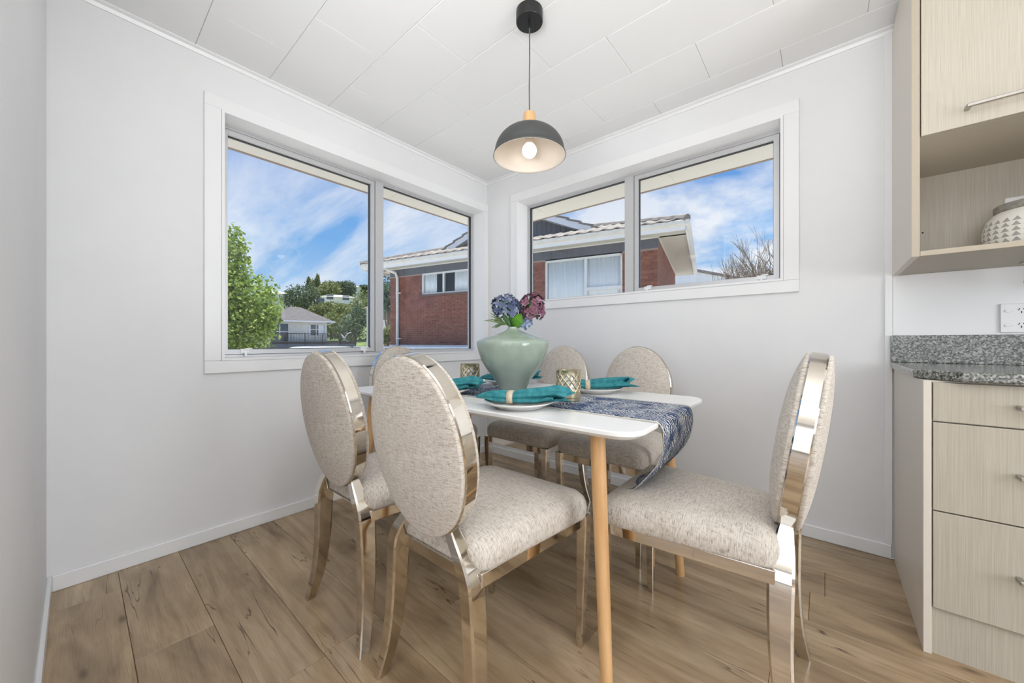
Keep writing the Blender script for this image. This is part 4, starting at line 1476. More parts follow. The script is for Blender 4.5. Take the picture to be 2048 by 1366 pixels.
# mortar backing of the front with window holes
m = MB()
xs = [XL, win1[0], win1[1], win2[0], win2[1], XR_]
m.box(XL, XR_, YW + 0.012, YW + 0.12, ZB, win2[2])
m.box(XL, win2[0], YW + 0.012, YW + 0.12, win2[2], win1[2]); m.box(win2[1], XR_, YW + 0.012, YW + 0.12, win2[2], win1[2])
m.box(XL, win1[0], YW + 0.012, YW + 0.12, win1[2], ZT); m.box(win1[1], win2[0], YW + 0.012, YW + 0.12, win1[2], ZT); m.box(win2[1], XR_, YW + 0.012, YW + 0.12, win1[2], ZT)
obj('front_wall', m, M['mortar'], nh)
CH, BL, GP = 0.065, 0.24, 0.007
cand = []
row = 0
z = ZB
while z + CH <= ZT + 0.01:
    x = XL - (BL / 2 if row % 2 else 0)
    while x < XR_:
        a, b_ = max(x, XL), min(x + BL, XR_)
        segs = [(a, b_)]
        for wn in (win1, win2):
            if z + CH > wn[2] + 0.01 and z < wn[3]:
                ns = []
                for p, q in segs:
                    if q <= wn[0] or p >= wn[1]:
                        ns.append((p, q))
                    else:
                        if p < wn[0]: ns.append((p, wn[0]))
                        if q > wn[1]: ns.append((wn[1], q))
                segs = ns
        for p, q in segs:
            if q - p > 0.03:
                cand.append((p + GP / 2, q - GP / 2, z + GP / 2, z + CH - GP / 2))
        x += BL
    z += CH
    row += 1


def bvis(c):
    # bricks seen through the windows, the nearest first
    x, z = (c[0] + c[1]) / 2, (c[2] + c[3]) / 2
    seen = (x > -4.0 and z > 2.05) or (x < -5.5)
    return (0 if seen else 1, -x)


cand.sort(key=bvis)
bc = {}
rest = MB()
for i, (x0, x1, z0, z1) in enumerate(cand):
    if i < 300:
        key = round(x1 - x0, 3)
        if key not in bc:
            bc[key] = fixnormals(MB().cbox(-key / 2, key / 2, 0, 0.05, -(z1 - z0) / 2, (z1 - z0) / 2, 0.003).mesh('brick'))
        link('brick', bc[key], M['brick'], nh, ((x0 + x1) / 2, YW + random.uniform(0, 0.003), (z0 + z1) / 2))
    else:
        dy_ = random.uniform(0, 0.003)
        rest.box(x0, x1, YW + dy_, YW + 0.05, z0, z1)
rb = obj('bricks', rest, noisy('red_brick_far', srgb(124, 77, 63), srgb(160, 106, 88), 3.5, rough=0.85, spec=0.2, detail=6), nh, fix=False)
rb['kind'] = 'stuff'
m = MB().box(XR_ - 0.12, XR_, YW + 0.05, YW + DEP, ZB, ZT + 0.25).box(XL, XL + 0.12, YW + 0.05, YW + DEP, ZB, ZT + 0.25).box(XL, XR_, YW + DEP - 0.12, YW + DEP, ZB, ZT + 0.25)
obj('side_walls', m, M['brickwall'], nh)
obj('lower_wall', MB().box(XL - 0.02, XR_, YW - 0.015, YW + DEP, -0.75, ZB), M['base'], nh)
obj('frieze_board', MB().box(XL, XR_ + 0.005, YW - 0.006, YW + 0.12, ZT, 3.375), M['clad'], nh)
obj('soffit', MB().box(-9.66, -0.04, 0.08, YW + 0.1, 3.372, 3.384).box(XR_ - 0.05, -0.04, YW, 6.3, 3.372, 3.384).box(-9.66, XL + 0.05, YW, 6.3, 3.372, 3.384), M['eave'], nh)
obj('soffit_bead', MB().box(XL, XR_ + 0.02, YW - 0.03, YW - 0.006, 3.345, 3.372).box(XR_, XR_ + 0.025, YW - 0.03, YW + DEP, 3.345, 3.372), M['gutter'], nh)
obj('fascia', MB().box(-9.68, -0.02, 0.06, 0.085, 3.31, 3.49).box(-0.045, -0.02, 0.06, 6.3, 3.31, 3.49).box(-9.68, -9.655, 0.06, 6.3, 3.31, 3.49), M['bwhite'], nh)
# quad gutter section swept along the front and round the right-hand end
prof = [(0.06, 3.395), (0.0, 3.398), (-0.045, 3.42), (-0.055, 3.485), (-0.04, 3.495), (-0.04, 3.47), (0.06, 3.45)]
m = MB()
m.sweep([(-9.72, 0, 0), (0.03, 0, 0)], [[Vector((0, y, z)) for y, z in prof]] * 2)
obj('gutter', m, M['gutter'], nh)
m = MB()
m.sweep([(0, -0.05, 0), (0, 6.3, 0)], [[Vector((-y, 0, z)) for y, z in prof]] * 2)
obj('gutter', m, M['gutter'], nh)
m = MB()
m.sweep([(-9.69, -0.05, 0), (-9.69, 6.3, 0)], [[Vector((y, 0, z)) for y, z in prof]] * 2)
obj('gutter', m, M['gutter'], nh)
m = MB()
m.tube([(-9.1, 0.02, 3.40), (-8.85, 0.25, 3.33), (-8.66, 0.5, 3.22), (-8.62, 0.545, 3.05), (-8.62, 0.545, -0.7)], 0.045, 12)
dp = obj('downpipe', m, M['gutter'], nh, smooth=True)
for z in (2.55, 1.06):
    obj('pipe_clip', MB().box(-8.68, -8.50, 0.52, 0.6, z, z + 0.03), M['gutter'], dp)

# roof: hipped planes
PT = math.tan(R(19.5))
RZ0 = 3.47
x0, x1, y0, y1 = -9.69, 0.0, -0.03, 6.3
hy = (y1 - y0) / 2
rz = RZ0 + hy * PT
v = [(x0, y0, RZ0), (x1, y0, RZ0), (x1, y1, RZ0), (x0, y1, RZ0), (x0 + hy, y0 + hy, rz), (x1 - hy, y0 + hy, rz)]
m = MB().add(v, [(0, 1, 5, 4), (1, 2, 5), (2, 3, 4, 5), (3, 0, 4), (3, 2, 1, 0)])
obj('roof_deck', m, M['tile'], nh)


def roof_tile():
    w_, ln = 0.30, 0.40
    nx = 8
    vs, fs = [], []
    for j, yy in enumerate((0.0, ln)):
        for i in range(nx + 1):
            t = i / nx
            zz = 0.030 * (0.5 + 0.5 * math.cos(2 * PI * t)) ** 1.3
            vs.append((t * w_ - w_ / 2, yy, zz + 0.012)); vs.append((t * w_ - w_ / 2, yy, zz - 0.006))
    q = (nx + 1) * 2
    for i in range(nx):
        a = i * 2
        fs += [(a, a + 2, q + a + 2, q + a), (a + 1, q + a + 1, q + a + 3, a + 3), (a, a + 1, a + 3, a + 2), (q + a, q + a + 2, q + a + 3, q + a + 1)]
    fs += [(0, q, q + 1, 1), (2 * nx, 2 * nx + 1, q + 2 * nx + 1, q + 2 * nx)]
    return MB().add(vs, fs)


tm = fixnormals(roof_tile().mesh('roof_tile', True))
tm.materials.append(M['tile'])
cnt = 0
sl = math.atan(PT)
others = MB()
for rw in range(14):
    yy = -0.06 + rw * 0.33 * math.cos(sl)
    for k in range(33):
        xx = -9.62 + k * 0.298 + (0.0 if rw % 2 else 0.0)
        if xx - 0.15 < x0 + max(yy, 0) or xx + 0.10 > x1 - max(yy - 0.1, 0) or yy > y0 + hy - 0.3:
            continue
        zz = RZ0 + (yy - y0) * PT + 0.022
        if rw < 7:
            o = link('roof_tile', tm, None, nh, (xx, yy, zz), (sl + 0.03, 0, 0))
            cnt += 1
        else:
            t_ = roof_tile().xf(Matrix.Translation((xx, yy, zz)) @ Matrix.Rotation(sl + 0.03, 4, 'X'))
            others.add(t_.v, t_.f)
if others.v:
    ot = obj('roof_tiles', others, M['tile'], nh, fix=False)
    ot['kind'] = 'stuff'
m = MB()
for sx in (0, 1):
    a = Vector(v[sx]) + Vector((0, 0, 0.05)); b_ = Vector(v[4 + sx]) + Vector((0, 0, 0.05))
    m.tube([tuple(a), tuple(b_)], 0.085, 8)
m.tube([(v[4][0], v[4][1], rz + 0.05), (v[5][0], v[5][1], rz + 0.05)], 0.085, 8)
obj('ridge_capping', m, M['tile'], nh, smooth=True)

# gable standing up behind the lower roof
GX, GZ, GY, GS, GW = -4.77, 4.99, 1.6, 0.43, 2.75
zl = GZ - GS * GW
m = MB().prism([(GX - GW, zl), (GX + GW, zl), (GX, GZ)], 0, 3.0).xf(Matrix(((1, 0, 0, 0), (0, 0, 1, GY), (0, 1, 0, 0), (0, 0, 0, 1))))
obj('gable_wall', m, M['clad'], nh)
m = MB()
for k in range(int(2 * GW / 0.15)):
    xx = GX - GW + 0.1 + k * 0.15
    zt = GZ - GS * abs(xx - GX) - 0.05
    if zt > zl + 0.05:
        m.box(xx, xx + 0.02, GY - 0.016, GY + 0.01, zl, zt)
obj('cladding_battens', m, M['clad'], nh)
for s in (-1, 1):
    m = MB()
    pts = [(GX, GY - 0.35, GZ + 0.10), (GX + s * GW, GY - 0.35, zl + 0.10)]
    m.sweep(pts, [[Vector((0, 0, 0)), Vector((0, 0.03, 0)), Vector((0, 0.03, -0.2)), Vector((0, 0, -0.2))]] * 2)
    m.sweep([(p[0], p[1] + 0.02, p[2] - 0.17) for p in pts], [[Vector((0, 0, 0)), Vector((0, 0.36, 0)), Vector((0, 0.36, -0.015)), Vector((0, 0, -0.015))]] * 2)
    obj('barge_board', m, M['bwhite'], nh)
    m = MB()
    nstep = 8
    for k in range(nstep):
        a, b_ = k / nstep, (k + 1) / nstep + 0.02
        pa = (GX + s * GW * a, GZ - GS * GW * a); pb = (GX + s * GW * b_, GZ - GS * GW * b_)
        m.add([(pa[0], GY - 0.37, pa[1] + 0.10), (pb[0], GY - 0.37, pb[1] + 0.155), (pb[0], GY + 3.2, pb[1] + 0.155), (pa[0], GY + 3.2, pa[1] + 0.10),
               (pa[0], GY - 0.37, pa[1] + 0.06), (pb[0], GY - 0.37, pb[1] + 0.10), (pb[0], GY + 3.2, pb[1] + 0.10), (pa[0], GY + 3.2, pa[1] + 0.06)],
              [(0, 1, 2, 3), (7, 6, 5, 4), (0, 4, 5, 1), (1, 5, 6, 2), (2, 6, 7, 3), (3, 7, 4, 0)])
    obj('gable_tiles', m, M['tile'], nh)

# windows of the brick house
def house_window(wn, mulls, rail=None, gap=(0.3, 0.6)):
    a, b_, c, d = wn
    fr = MB()
    t = 0.05
    fr.box(a, b_, YW + 0.02, YW + 0.09, c, c + t).box(a, b_, YW + 0.02, YW + 0.09, d - t, d).box(a, a + t, YW + 0.02, YW + 0.09, c, d).box(b_ - t, b_, YW + 0.02, YW + 0.09, c, d)
    for mu in mulls:
        fr.box(mu - 0.03, mu + 0.03, YW + 0.015, YW + 0.09, c, d)
    if rail:
        fr.box(mulls[-1], b_, YW + 0.01, YW + 0.09, rail - 0.04, rail + 0.04)
    w_ = obj('house_window', fr, M['joinery'], nh)
    edges = [a] + list(mulls) + [b_]
    for i in range(len(edges) - 1):
        obj('pane', MB().box(edges[i] + 0.03, edges[i + 1] - 0.03, YW + 0.055, YW + 0.061, c + 0.03, d - 0.03), M['glass'], w_)
    obj('sill', MB().box(a - 0.08, b_ + 0.08, YW - 0.05, YW + 0.05, c - 0.07, c), M['brown'], w_)
    obj('painted_room_shade', MB().box(a - 0.2, b_ + 0.2, YW + 0.9, YW + 0.92, c - 0.3, d + 0.2), M['pane'], w_)  # dim sheet behind the panes stands in for the dark of the room
    return w_


def curtain(x0, x1, z0, z1, parent, amp=0.012, per=0.11):
    m = MB()
    n = max(8, int((x1 - x0) / 0.012))
    vs, fs = [], []
    for i in range(n + 1):
        x = x0 + (x1 - x0) * i / n
        y = YW + 0.085 + amp * math.sin(2 * PI * x / per) + 0.4 * amp * math.sin(2 * PI * x / (per * 2.7))
        for zz in (z0, z1):
            vs += [(x, y, zz), (x, y + 0.004, zz)]
    for i in range(n):
        p = i * 4
        fs += [(p, p + 4, p + 6, p + 2), (p + 1, p + 3, p + 7, p + 5), (p, p + 1, p + 5, p + 4), (p + 2, p + 6, p + 7, p + 3)]
    m.add(vs, fs)
    return obj('curtain', m, M['curtain'], parent, smooth=True, sharp=None)


w1 = house_window(win1, [-6.79])
curtain(-7.58, -7.10, win1[2] + 0.03, win1[3] - 0.04, w1)
curtain(-6.40, -5.15, win1[2] + 0.03, win1[3] - 0.04, w1)
w2 = house_window(win2, [-2.33], rail=2.29)
curtain(-3.36, -1.50, win2[2] + 0.03, win2[3] - 0.03, w2)
# carport roof along the front, below the brickwork
cp_ = tag(empty('carport', HG, HA), 'low carport with a glossy pale flat roof against the brick house', 'carport')
obj('roof_sheet', MB().box(-8.95, -4.4, -0.9, 0.488, 0.80, 0.835).box(-8.95, -8.675, 0.488, 0.586, 0.80, 0.835).box(-8.565, -4.4, 0.488, 0.586, 0.80, 0.835), M['carport'], cp_)
for x in (-8.85, -6.7, -4.55):
    obj('post', MB().box(x, x + 0.09, -0.86, -0.77, -0.75, 0.80), M['bwhite'], cp_)

# ---- ground
M['asphalt'] = noisy('driveway_concrete', srgb(164, 163, 158), srgb(180, 178, 172), 2.0, rough=0.9)
M['grass'] = noisy('grass', srgb(84, 104, 56), srgb(116, 132, 76), 0.7, rough=0.95, detail=6)
m = MB().box(-60, 45, -30, 60, -0.95, -0.75)
tag(obj('ground', m, M['asphalt']), 'grey concrete driveway and yard outside the windows', 'ground', kind='structure')


def ray_pt(px, py, t):
    Rv = Vector((0.763, 0.6464, 0)); Fv = Vector((-0.6464, 0.763, 0))
    return CAM + (Fv + Rv * ((px - 1024) / 738.8) + Vector((0, 0, 1)) * ((682 - py) / 738.8)) * t


# hillside beyond the yard
vs, fs = [], []
na, nr = 60, 14
rnd = random.Random(4)
for i in range(na + 1):
    px = 200 + 800 * i / na
    for k in range(nr + 1):
        t = 58 + 130 * (k / nr) ** 1.2
        top = 590 - 14 * math.sin(i * 0.13 + 0.6) - 4 * math.sin(i * 0.41)
        u = k / nr
        py = 700 + (top - 700) * (u ** 0.8)
        p = ray_pt(px, py, t)
        vs.append((p.x, p.y, p.z + rnd.uniform(-0.4, 0.4) * u))
for i in range(na):
    for k in range(nr):
        a = i * (nr + 1) + k
        fs.append((a, a + 1, a + nr + 2, a + nr + 1))
tag(obj('hillside', MB().add(vs, fs), M['grass'], smooth=True, sharp=None), 'grassy hillside rising behind the white house', 'hill', kind='structure')

# ---- foliage helpers
def leaf_material(name, c1, c2, c3):
    m = mat(name, c1, 0.6, spec=0.25)
    nt = m.node_tree; b = nt.nodes['Principled BSDF']
    at_ = nn(nt, 'ShaderNodeNewGeometry')
    rp = ramp(nt, [(0.0, c1), (0.5, c2), (1.0, c3)])
    nt.links.new(at_.outputs['Random Per Island'], rp.inputs[0])
    nt.links.new(rp.outputs[0], b.inputs['Base Color'])
    tr_ = nn(nt, 'ShaderNodeBsdfTranslucent')
    nt.links.new(rp.outputs[0], tr_.inputs[0])
    mx_ = nn(nt, 'ShaderNodeMixShader'); mx_.inputs[0].default_value = 0.35
    o_ = nt.nodes['Material Output']
    nt.links.new(b.outputs[0], mx_.inputs[1]); nt.links.new(tr_.outputs[0], mx_.inputs[2]); nt.links.new(mx_.outputs[0], o_.inputs[0])
    return m


M['lime'] = leaf_material('lime_leaves', srgb(92, 122, 44), srgb(138, 164, 72), srgb(186, 202, 122))
M['dkgreen'] = leaf_material('dark_green_leaves', srgb(58, 78, 58), srgb(88, 106, 80), srgb(120, 134, 104))
M['olive'] = leaf_material('olive_leaves', srgb(92, 104, 62), srgb(124, 134, 86), srgb(156, 162, 112))
M['bark'] = noisy('grey_bark', srgb(112, 98, 82), srgb(140, 126, 108), 12, rough=0.9)
M['twig'] = noisy('bare_twig', srgb(128, 112, 94), srgb(164, 150, 132), 10, rough=0.9)


def crown(m, blobs, count, size, rnd, shell=0.55):
    tot = sum(b_[3] * b_[3] for b_ in blobs)
    for bx, by, bz, br, bh in [(b_[0], b_[1], b_[2], b_[3], b_[4] if len(b_) > 4 else b_[3]) for b_ in blobs]:
        for _ in range(int(count * br * br / tot)):
            z = rnd.uniform(-1, 1); a = rnd.uniform(0, 2 * PI); q = math.sqrt(1 - z * z)
            rr = (shell + (1 - shell) * rnd.random()) * rnd.uniform(0.9, 1.12)
            c = Vector((bx + br * rr * q * math.cos(a), by + br * rr * q * math.sin(a), bz + bh * rr * z))
            u = Vector((rnd.uniform(-1, 1), rnd.uniform(-1, 1), rnd.uniform(-1, 1))).normalized()
            w_ = u.cross(Vector((rnd.uniform(-1, 1), rnd.uniform(-1, 1), rnd.uniform(-1, 1)))).normalized()
            s = size * rnd.uniform(0.6, 1.3)
            m.add([c - u * s, c + w_ * s * 0.5, c + u * s, c - w_ * s * 0.5], [(0, 1, 2, 3)])


def tree(name, label, base_, height, blobs, count, size, material, seed, group, trunk=0.12):
    rnd = random.Random(seed)
    root = tag(empty(name, base_), label, 'tree', group)
    m = MB()
    crown(m, blobs, count, size, rnd)
    fo = obj('foliage', m, M[material], root, fix=False)
    fo['kind'] = 'stuff'
    m = MB()
    m.tube([(0, 0, 0), (0.05, 0.02, height * 0.3), (0, 0, height * 0.75)], [trunk, trunk * 0.8, trunk * 0.35], 8)
    for b_ in blobs[:6]:
        m.tube([(0.03, 0.01, height * 0.32), (b_[0] * 0.55, b_[1] * 0.55, (height * 0.35 + b_[2]) / 2), (b_[0], b_[1], b_[2])], [trunk * 0.5, trunk * 0.35, trunk * 0.12], 6)
    obj('trunk', m, M['bark'], root, smooth=True)
    return root


# lime green tree outside the large window
p = ray_pt(436, 682, 14.0)
blobs = [(0.2, 0.6, 2.3, 1.35), (-0.2, -0.7, 2.2, 1.4), (0.3, 0.9, 3.3, 1.15), (0.1, -0.2, 3.7, 1.25), (0, 0.1, 4.8, 0.95, 1.0), (0.1, 0.35, 5.5, 0.6, 0.75), (0.1, -0.9, 3.3, 1.2), (0.1, 1.25, 2.7, 0.8), (0.2, 0.25, 1.4, 1.0)]
tree('leafy_tree', 'tall lime green leafy tree outside the large window', (p.x, p.y, -0.75), 5.2, blobs, 19000, 0.085, 'lime', 21, None)

far = [  # px, py of crown centre, distance, radius, stretch, material, label, name
    (602, 592, 74, 4.0, 0.9, 'dkgreen', 'broad dark green tree in front of the hill houses', 'evergreen_tree'),
    (652, 578, 104, 5.0, 0.7, 'olive', 'olive green tree on the hill beside the tall poplars', 'hill_tree'),
    (686, 574, 116, 4.2, 0.9, 'dkgreen', 'dark open-crowned tree on the hilltop', 'hill_tree'),
    (726, 582, 150, 4.2, 0.8, 'dkgreen', 'smaller dark tree on the hilltop beside the open-crowned tree', 'hill_tree'),
    (682, 648, 68, 3.0, 1.0, 'olive', 'greyish olive bush behind the deck', 'garden_bush'),
    (708, 640, 58, 2.8, 1.4, 'dkgreen', 'dark green tree at the far end of the deck', 'garden_tree'),
    (642, 618, 62, 2.4, 0.6, 'olive', 'yellow-green bush above the tiled roof', 'garden_bush'),
    (776, 588, 40, 1.5, 2.0, 'dkgreen', 'dark green tree beside the corner of the brick house', 'garden_tree'),
    (742, 612, 70, 4.0, 1.0, 'olive', 'olive tree between the deck and the brick house', 'garden_tree'),
    (574, 594, 112, 3.0, 0.6, 'dkgreen', 'low dark tree beside the white hill house', 'hill_tree'),
    (676, 620, 80, 4.0, 0.55, 'olive', 'wide olive shrubbery below the hill houses', 'hill_shrubbery'),
    (772, 668, 34, 1.3, 1.0, 'olive', 'low olive bush at the foot of the brick house corner', 'garden_bush'),
]
for i, (px, py, t, rr, st, mt, lab, nm) in enumerate(far):
    c = ray_pt(px, py, t)
    rnd = random.Random(40 + i)
    base_ = Vector((c.x, c.y, -0.75 if t < 61 else max(-0.75, c.z - rr * st * 1.6)))
    h = c.z - base_.z
    blobs = [(rnd.uniform(-.5, .5) * rr, rnd.uniform(-.5, .5) * rr, h + rnd.uniform(-.45, .4) * rr * st, rr * rnd.uniform(.4, .62), rr * st * rnd.uniform(.42, .62)) for _ in range(8)]
    tree(nm, lab, base_, h, blobs, 3200, 0.05 * t / 14 * 0.9, mt, 60 + i, 'trees on the hillside', trunk=0.2)
# tall thin poplars: five spires grown from one clump
p = ray_pt(626, 578, 128)
blobs = [((k - 3) * 1.25, (k % 2) * 0.6, rnd.uniform(4.2, 6.6), 0.85, 3.6) for k in range(7)]
tree('poplar_clump', 'clump of tall narrow poplars on the hilltop', (p.x, p.y, p.z - 5), 5.0, blobs, 4200, 0.33, 'olive', 90, None, trunk=0.25)


# ---- bare shrub outside the high window
def bare_shrub(label, base_, height, spread, seed):
    rnd = random.Random(seed)
    root = tag(empty('bare_shrub', base_), label, 'shrub')
    m = MB()
    stems = []

    def grow(p, d, ln, r_, depth):
        q = p + d * ln * 0.5 + Vector((rnd.uniform(-1, 1), rnd.uniform(-1, 1), 0)) * ln * 0.05
        e = p + d * ln
        g_ = Vector(base_) + e - HG
        if g_.x * math.cos(HA) + g_.y * math.sin(HA) < 0.45:      # kept back from the neighbour's eaves
            return
        m.tube([tuple(p), tuple(q), tuple(e)], [r_, r_ * 0.82, r_ * 0.66], 3)
        if depth == 0:
            return
        for _ in range(3 if depth > 1 else 4):
            nd = (d + Vector((rnd.uniform(-.55, .55), rnd.uniform(-.55, .55), rnd.uniform(-.1, .45)))).normalized()
            grow(p + d * ln * rnd.uniform(0.45, 1.0), nd, ln * rnd.uniform(0.5, 0.75), r_ * 0.68, depth - 1)

    for k in range(64):
        a = rnd.uniform(0, 2 * PI)
        q = rnd.random() ** 0.6
        d = Vector((math.cos(a) * spread * q, math.sin(a) * spread * q, 1)).normalized()
        grow(Vector((math.cos(a) * 0.12, math.sin(a) * 0.12, 0)), d, height * rnd.uniform(0.34, 0.52), 0.022, 4)
    obj('branches', m, M['twig'], root, fix=False)
    return root


p = ray_pt(1560, 682, 9.4)
bare_shrub('bare twiggy shrub outside the high window', (p.x, p.y, -0.75), 4.15, 0.42, 3)

# ---- pale building behind the shrub
p = ray_pt(1350, 682, 19)
q = ray_pt(1640, 682, 24)
d_ = (q - p)
ang = math.atan2(d_.y, d_.x)
pb = tag(empty('white_garage', (p.x, p.y, -0.75), ang), 'pale weatherboard building with a grey roof behind the bare shrub', 'building')
LN = d_.length
obj('wall', MB().prism([(0, 0), (LN, 0), (LN, 4.85), (0, 5.5)], 0, 5).xf(Matrix(((1, 0, 0, 0), (0, 0, 1, 0), (0, 1, 0, 0), (0, 0, 0, 1)))), M['base'], pb)
zt = lambda x: 5.5 - 0.65 * x / LN
vs = [(-0.3, -0.12, zt(-0.3) + 0.12), (LN + 0.3, -0.12, zt(LN + 0.3) + 0.12), (LN + 0.3, 5.2, zt(LN + 0.3) + 0.12), (-0.3, 5.2, zt(-0.3) + 0.12)]
vs += [(a, b_, c - 0.11) for a, b_, c in vs]
obj('roof', MB().add(vs, [(0, 1, 2, 3), (7, 6, 5, 4), (0, 4, 5, 1), (1, 5, 6, 2), (2, 6, 7, 3), (3, 7, 4, 0)]), M['tile'], pb)
for k in range(9):
    obj('weatherboard', MB().box(0, LN, -0.02, 0.0, 2.6 + k * 0.24, 2.815 + k * 0.24), M['base'], pb)

# ---- white house with a deck
DH = ray_pt(596, 682, 44)
ang = math.atan2(0.6464, 0.763) + R(33)
dh = tag(empty('deck_house', (DH.x, DH.y, 0), ang), 'white weatherboard house with dark hipped roof and deck beyond the driveway', 'house')
M['hwall'] = noisy('cream_weatherboard', srgb(224, 222, 210), srgb(234, 232, 222), 1.5, rough=0.7)
M['droof'] = noisy('dark_tile_roof', srgb(78, 76, 76), srgb(104, 102, 102), 3.0, rough=0.8, stretch=(1, 1, 6))
M['rail'] = mat('dark_stained_timber', srgb(62, 58, 56), 0.7)
M['dpane'] = mat('dim_window_pane', srgb(86, 96, 104), 0.08, spec=0.7)
EZ = 3.42
obj('wall', MB().box(-3.2, 3.1, 0, 6, -0.75, EZ).box(-6.2, -3.2, 1.2, 6, -0.75, EZ - 0.15), M['hwall'], dh)
m = MB().add([(-3.6, -0.6, EZ), (3.9, -0.6, EZ), (3.9, 6.6, EZ), (-3.6, 6.6, EZ), (-0.7, 3.0, EZ + 1.9), (0.4, 3.0, EZ + 1.9)], [(0, 1, 5, 4), (1, 2, 5), (2, 3, 4, 5), (3, 0, 4), (3, 2, 1, 0)])
m.add([(-6.8, 0.7, EZ - 0.1), (-3.2, 0.7, EZ - 0.1), (-3.2, 6.6, EZ - 0.1), (-6.8, 6.6, EZ - 0.1), (-5.0, 3.5, EZ + 0.9), (-3.2, 3.5, EZ + 0.9)], [(0, 1, 5, 4), (1, 2, 5), (2, 3, 4, 5), (3, 0, 4), (3, 2, 1, 0)])
obj('roof', m, M['droof'], dh)
obj('gutter', MB().box(-3.65, 3.95, -0.68, -0.58, EZ - 0.12, EZ + 0.03).box(3.88, 3.98, -0.68, 6.6, EZ - 0.12, EZ + 0.03).box(-3.68, -3.58, -0.68, 1, EZ - 0.12, EZ + 0.03), M['bwhite'], dh)
for (a, b_, c, d, n_) in ((-2.75, -0.95, 0.95, 3.1, 2), (1.0, 2.85, 1.7, 3.05, 2), (-4.3, -3.75, 1.6, 2.9, 1)):
    fy = -0.05 if a > -3.2 else 1.15
    fr = MB().box(a - 0.09, b_ + 0.09, fy, fy + 0.06, c - 0.09, d + 0.09)
    wn = obj('house_window', fr, M['joinery'], dh)
    ww = (b_ - a) / n_
    for i in range(n_):
        for k in range(2):
            obj('pane', MB().box(a + i * ww + 0.05, a + (i + 1) * ww - 0.05, fy - 0.02, fy + 0.01, c + (d - c) * (0 if k == 0 else 0.56) + 0.03, c + (d - c) * (0.54 if k == 0 else 1.0) - 0.03), M['dpane'], wn)
    if a > 0:
        obj('curtain', MB().box(a + 0.08, a + 0.32, fy - 0.025, fy - 0.015, c + 0.05, d - 0.05).box(b_ - 0.7, b_ - 0.1, fy - 0.025, fy - 0.015, c + 0.05, d - 0.05), M['curtain'], wn)
DX0, DX1, DY, DZ = -3.1, 6.1, -2.2, 0.92
obj('deck_floor', MB().box(DX0, DX1, DY, 0, DZ - 0.2, DZ), M['rail'], dh)
obj('deck_skirt', MB().box(DX0, DX1, DY + 0.05, DY + 0.1, -0.75, DZ - 0.2), mat('blue_grey_skirt', srgb(92, 98, 108), 0.8), dh)
obj('handrail', MB().box(DX0, DX1, DY, DY + 0.09, DZ + 0.95, DZ + 1.02).box(DX0, DX1, DY + 0.02, DY + 0.07, DZ + 0.08, DZ + 0.13), M['rail'], dh)
for k in range(6):
    x = DX0 + (DX1 - DX0 - 0.1) * k / 5
    obj('post', MB().box(x, x + 0.11, DY - 0.01, DY + 0.1, DZ - 0.3, DZ + 1.06), M['rail'], dh)
m = MB()
k = DX0 + 0.12
while k < DX1:
    m.box(k, k + 0.035, DY + 0.025, DY + 0.06, DZ + 0.1, DZ + 0.96)
    k += 0.15
bl = obj('balusters', m, M['rail'], dh)
bl['kind'] = 'stuff'
# folding chair on the deck
pc = tag(empty('deck_chair', (DH.x + math.cos(ang) * 4.9 + math.sin(ang) * 1.2, DH.y + math.sin(ang) * 4.9 - math.cos(ang) * 1.2, DZ), ang), 'white folding chair standing on the far deck', 'chair')
m = MB()
for y in (-0.3, 0.3):
    m.tube([(-0.35, y, 0.019), (0.4, y, 1.05)], 0.035, 6); m.tube([(0.35, y, 0.019), (-0.4, y, 1.05)], 0.035, 6)
obj('frame', m, M['bwhite'], pc)
obj('seat', MB().box(-0.38, 0.38, -0.3, 0.3, 0.48, 0.54), M['bwhite'], pc)
obj('backrest', MB().add([(0.05, -0.32, 0.98), (0.75, -0.32, 1.2), (0.75, 0.32, 1.2), (0.05, 0.32, 0.98), (0.05, -0.32, 0.93), (0.75, -0.32, 1.15), (0.75, 0.32, 1.15), (0.05, 0.32, 0.93)], [(0, 1, 2, 3), (7, 6, 5, 4), (0, 4, 5, 1), (1, 5, 6, 2), (2, 6, 7, 3), (3, 7, 4, 0)]), M['bwhite'], pc)

# ---- houses on the hill
def hill_house(label, px, py, t, w_, h_, roofh, yaw, roofmat, wins=1):
    c = ray_pt(px, py, t)
    a = math.atan2(0.6464, 0.763) + R(28) + yaw
    r_ = tag(empty('hill_house', (c.x, c.y, c.z), a), label, 'house', 'houses on the hillside')
    obj('wall', MB().box(-w_ / 2, w_ / 2, 0, 6, -5, h_), M['hwall'], r_)
    m = MB().add([(-w_ / 2 - .5, -.6, h_), (w_ / 2 + .5, -.6, h_), (w_ / 2 + .5, 6.6, h_), (-w_ / 2 - .5, 6.6, h_), (-w_ * .12, 3, h_ + roofh), (w_ * .12, 3, h_ + roofh)], [(0, 1, 5, 4), (1, 2, 5), (2, 3, 4, 5), (3, 0, 4), (3, 2, 1, 0)])
    obj('roof', m, roofmat, r_)
    for k in range(wins):
        x = -w_ / 2 + w_ * (k + 0.5) / wins
        wd = obj('house_window', MB().box(x - 0.9, x + 0.9, -0.06, 0.02, 0.6, 1.9), M['joinery'], r_)
        obj('pane', MB().box(x - 0.8, x + 0.8, -0.08, 0.0, 0.7, 1.8), M['dpane'], wd)
    return r_


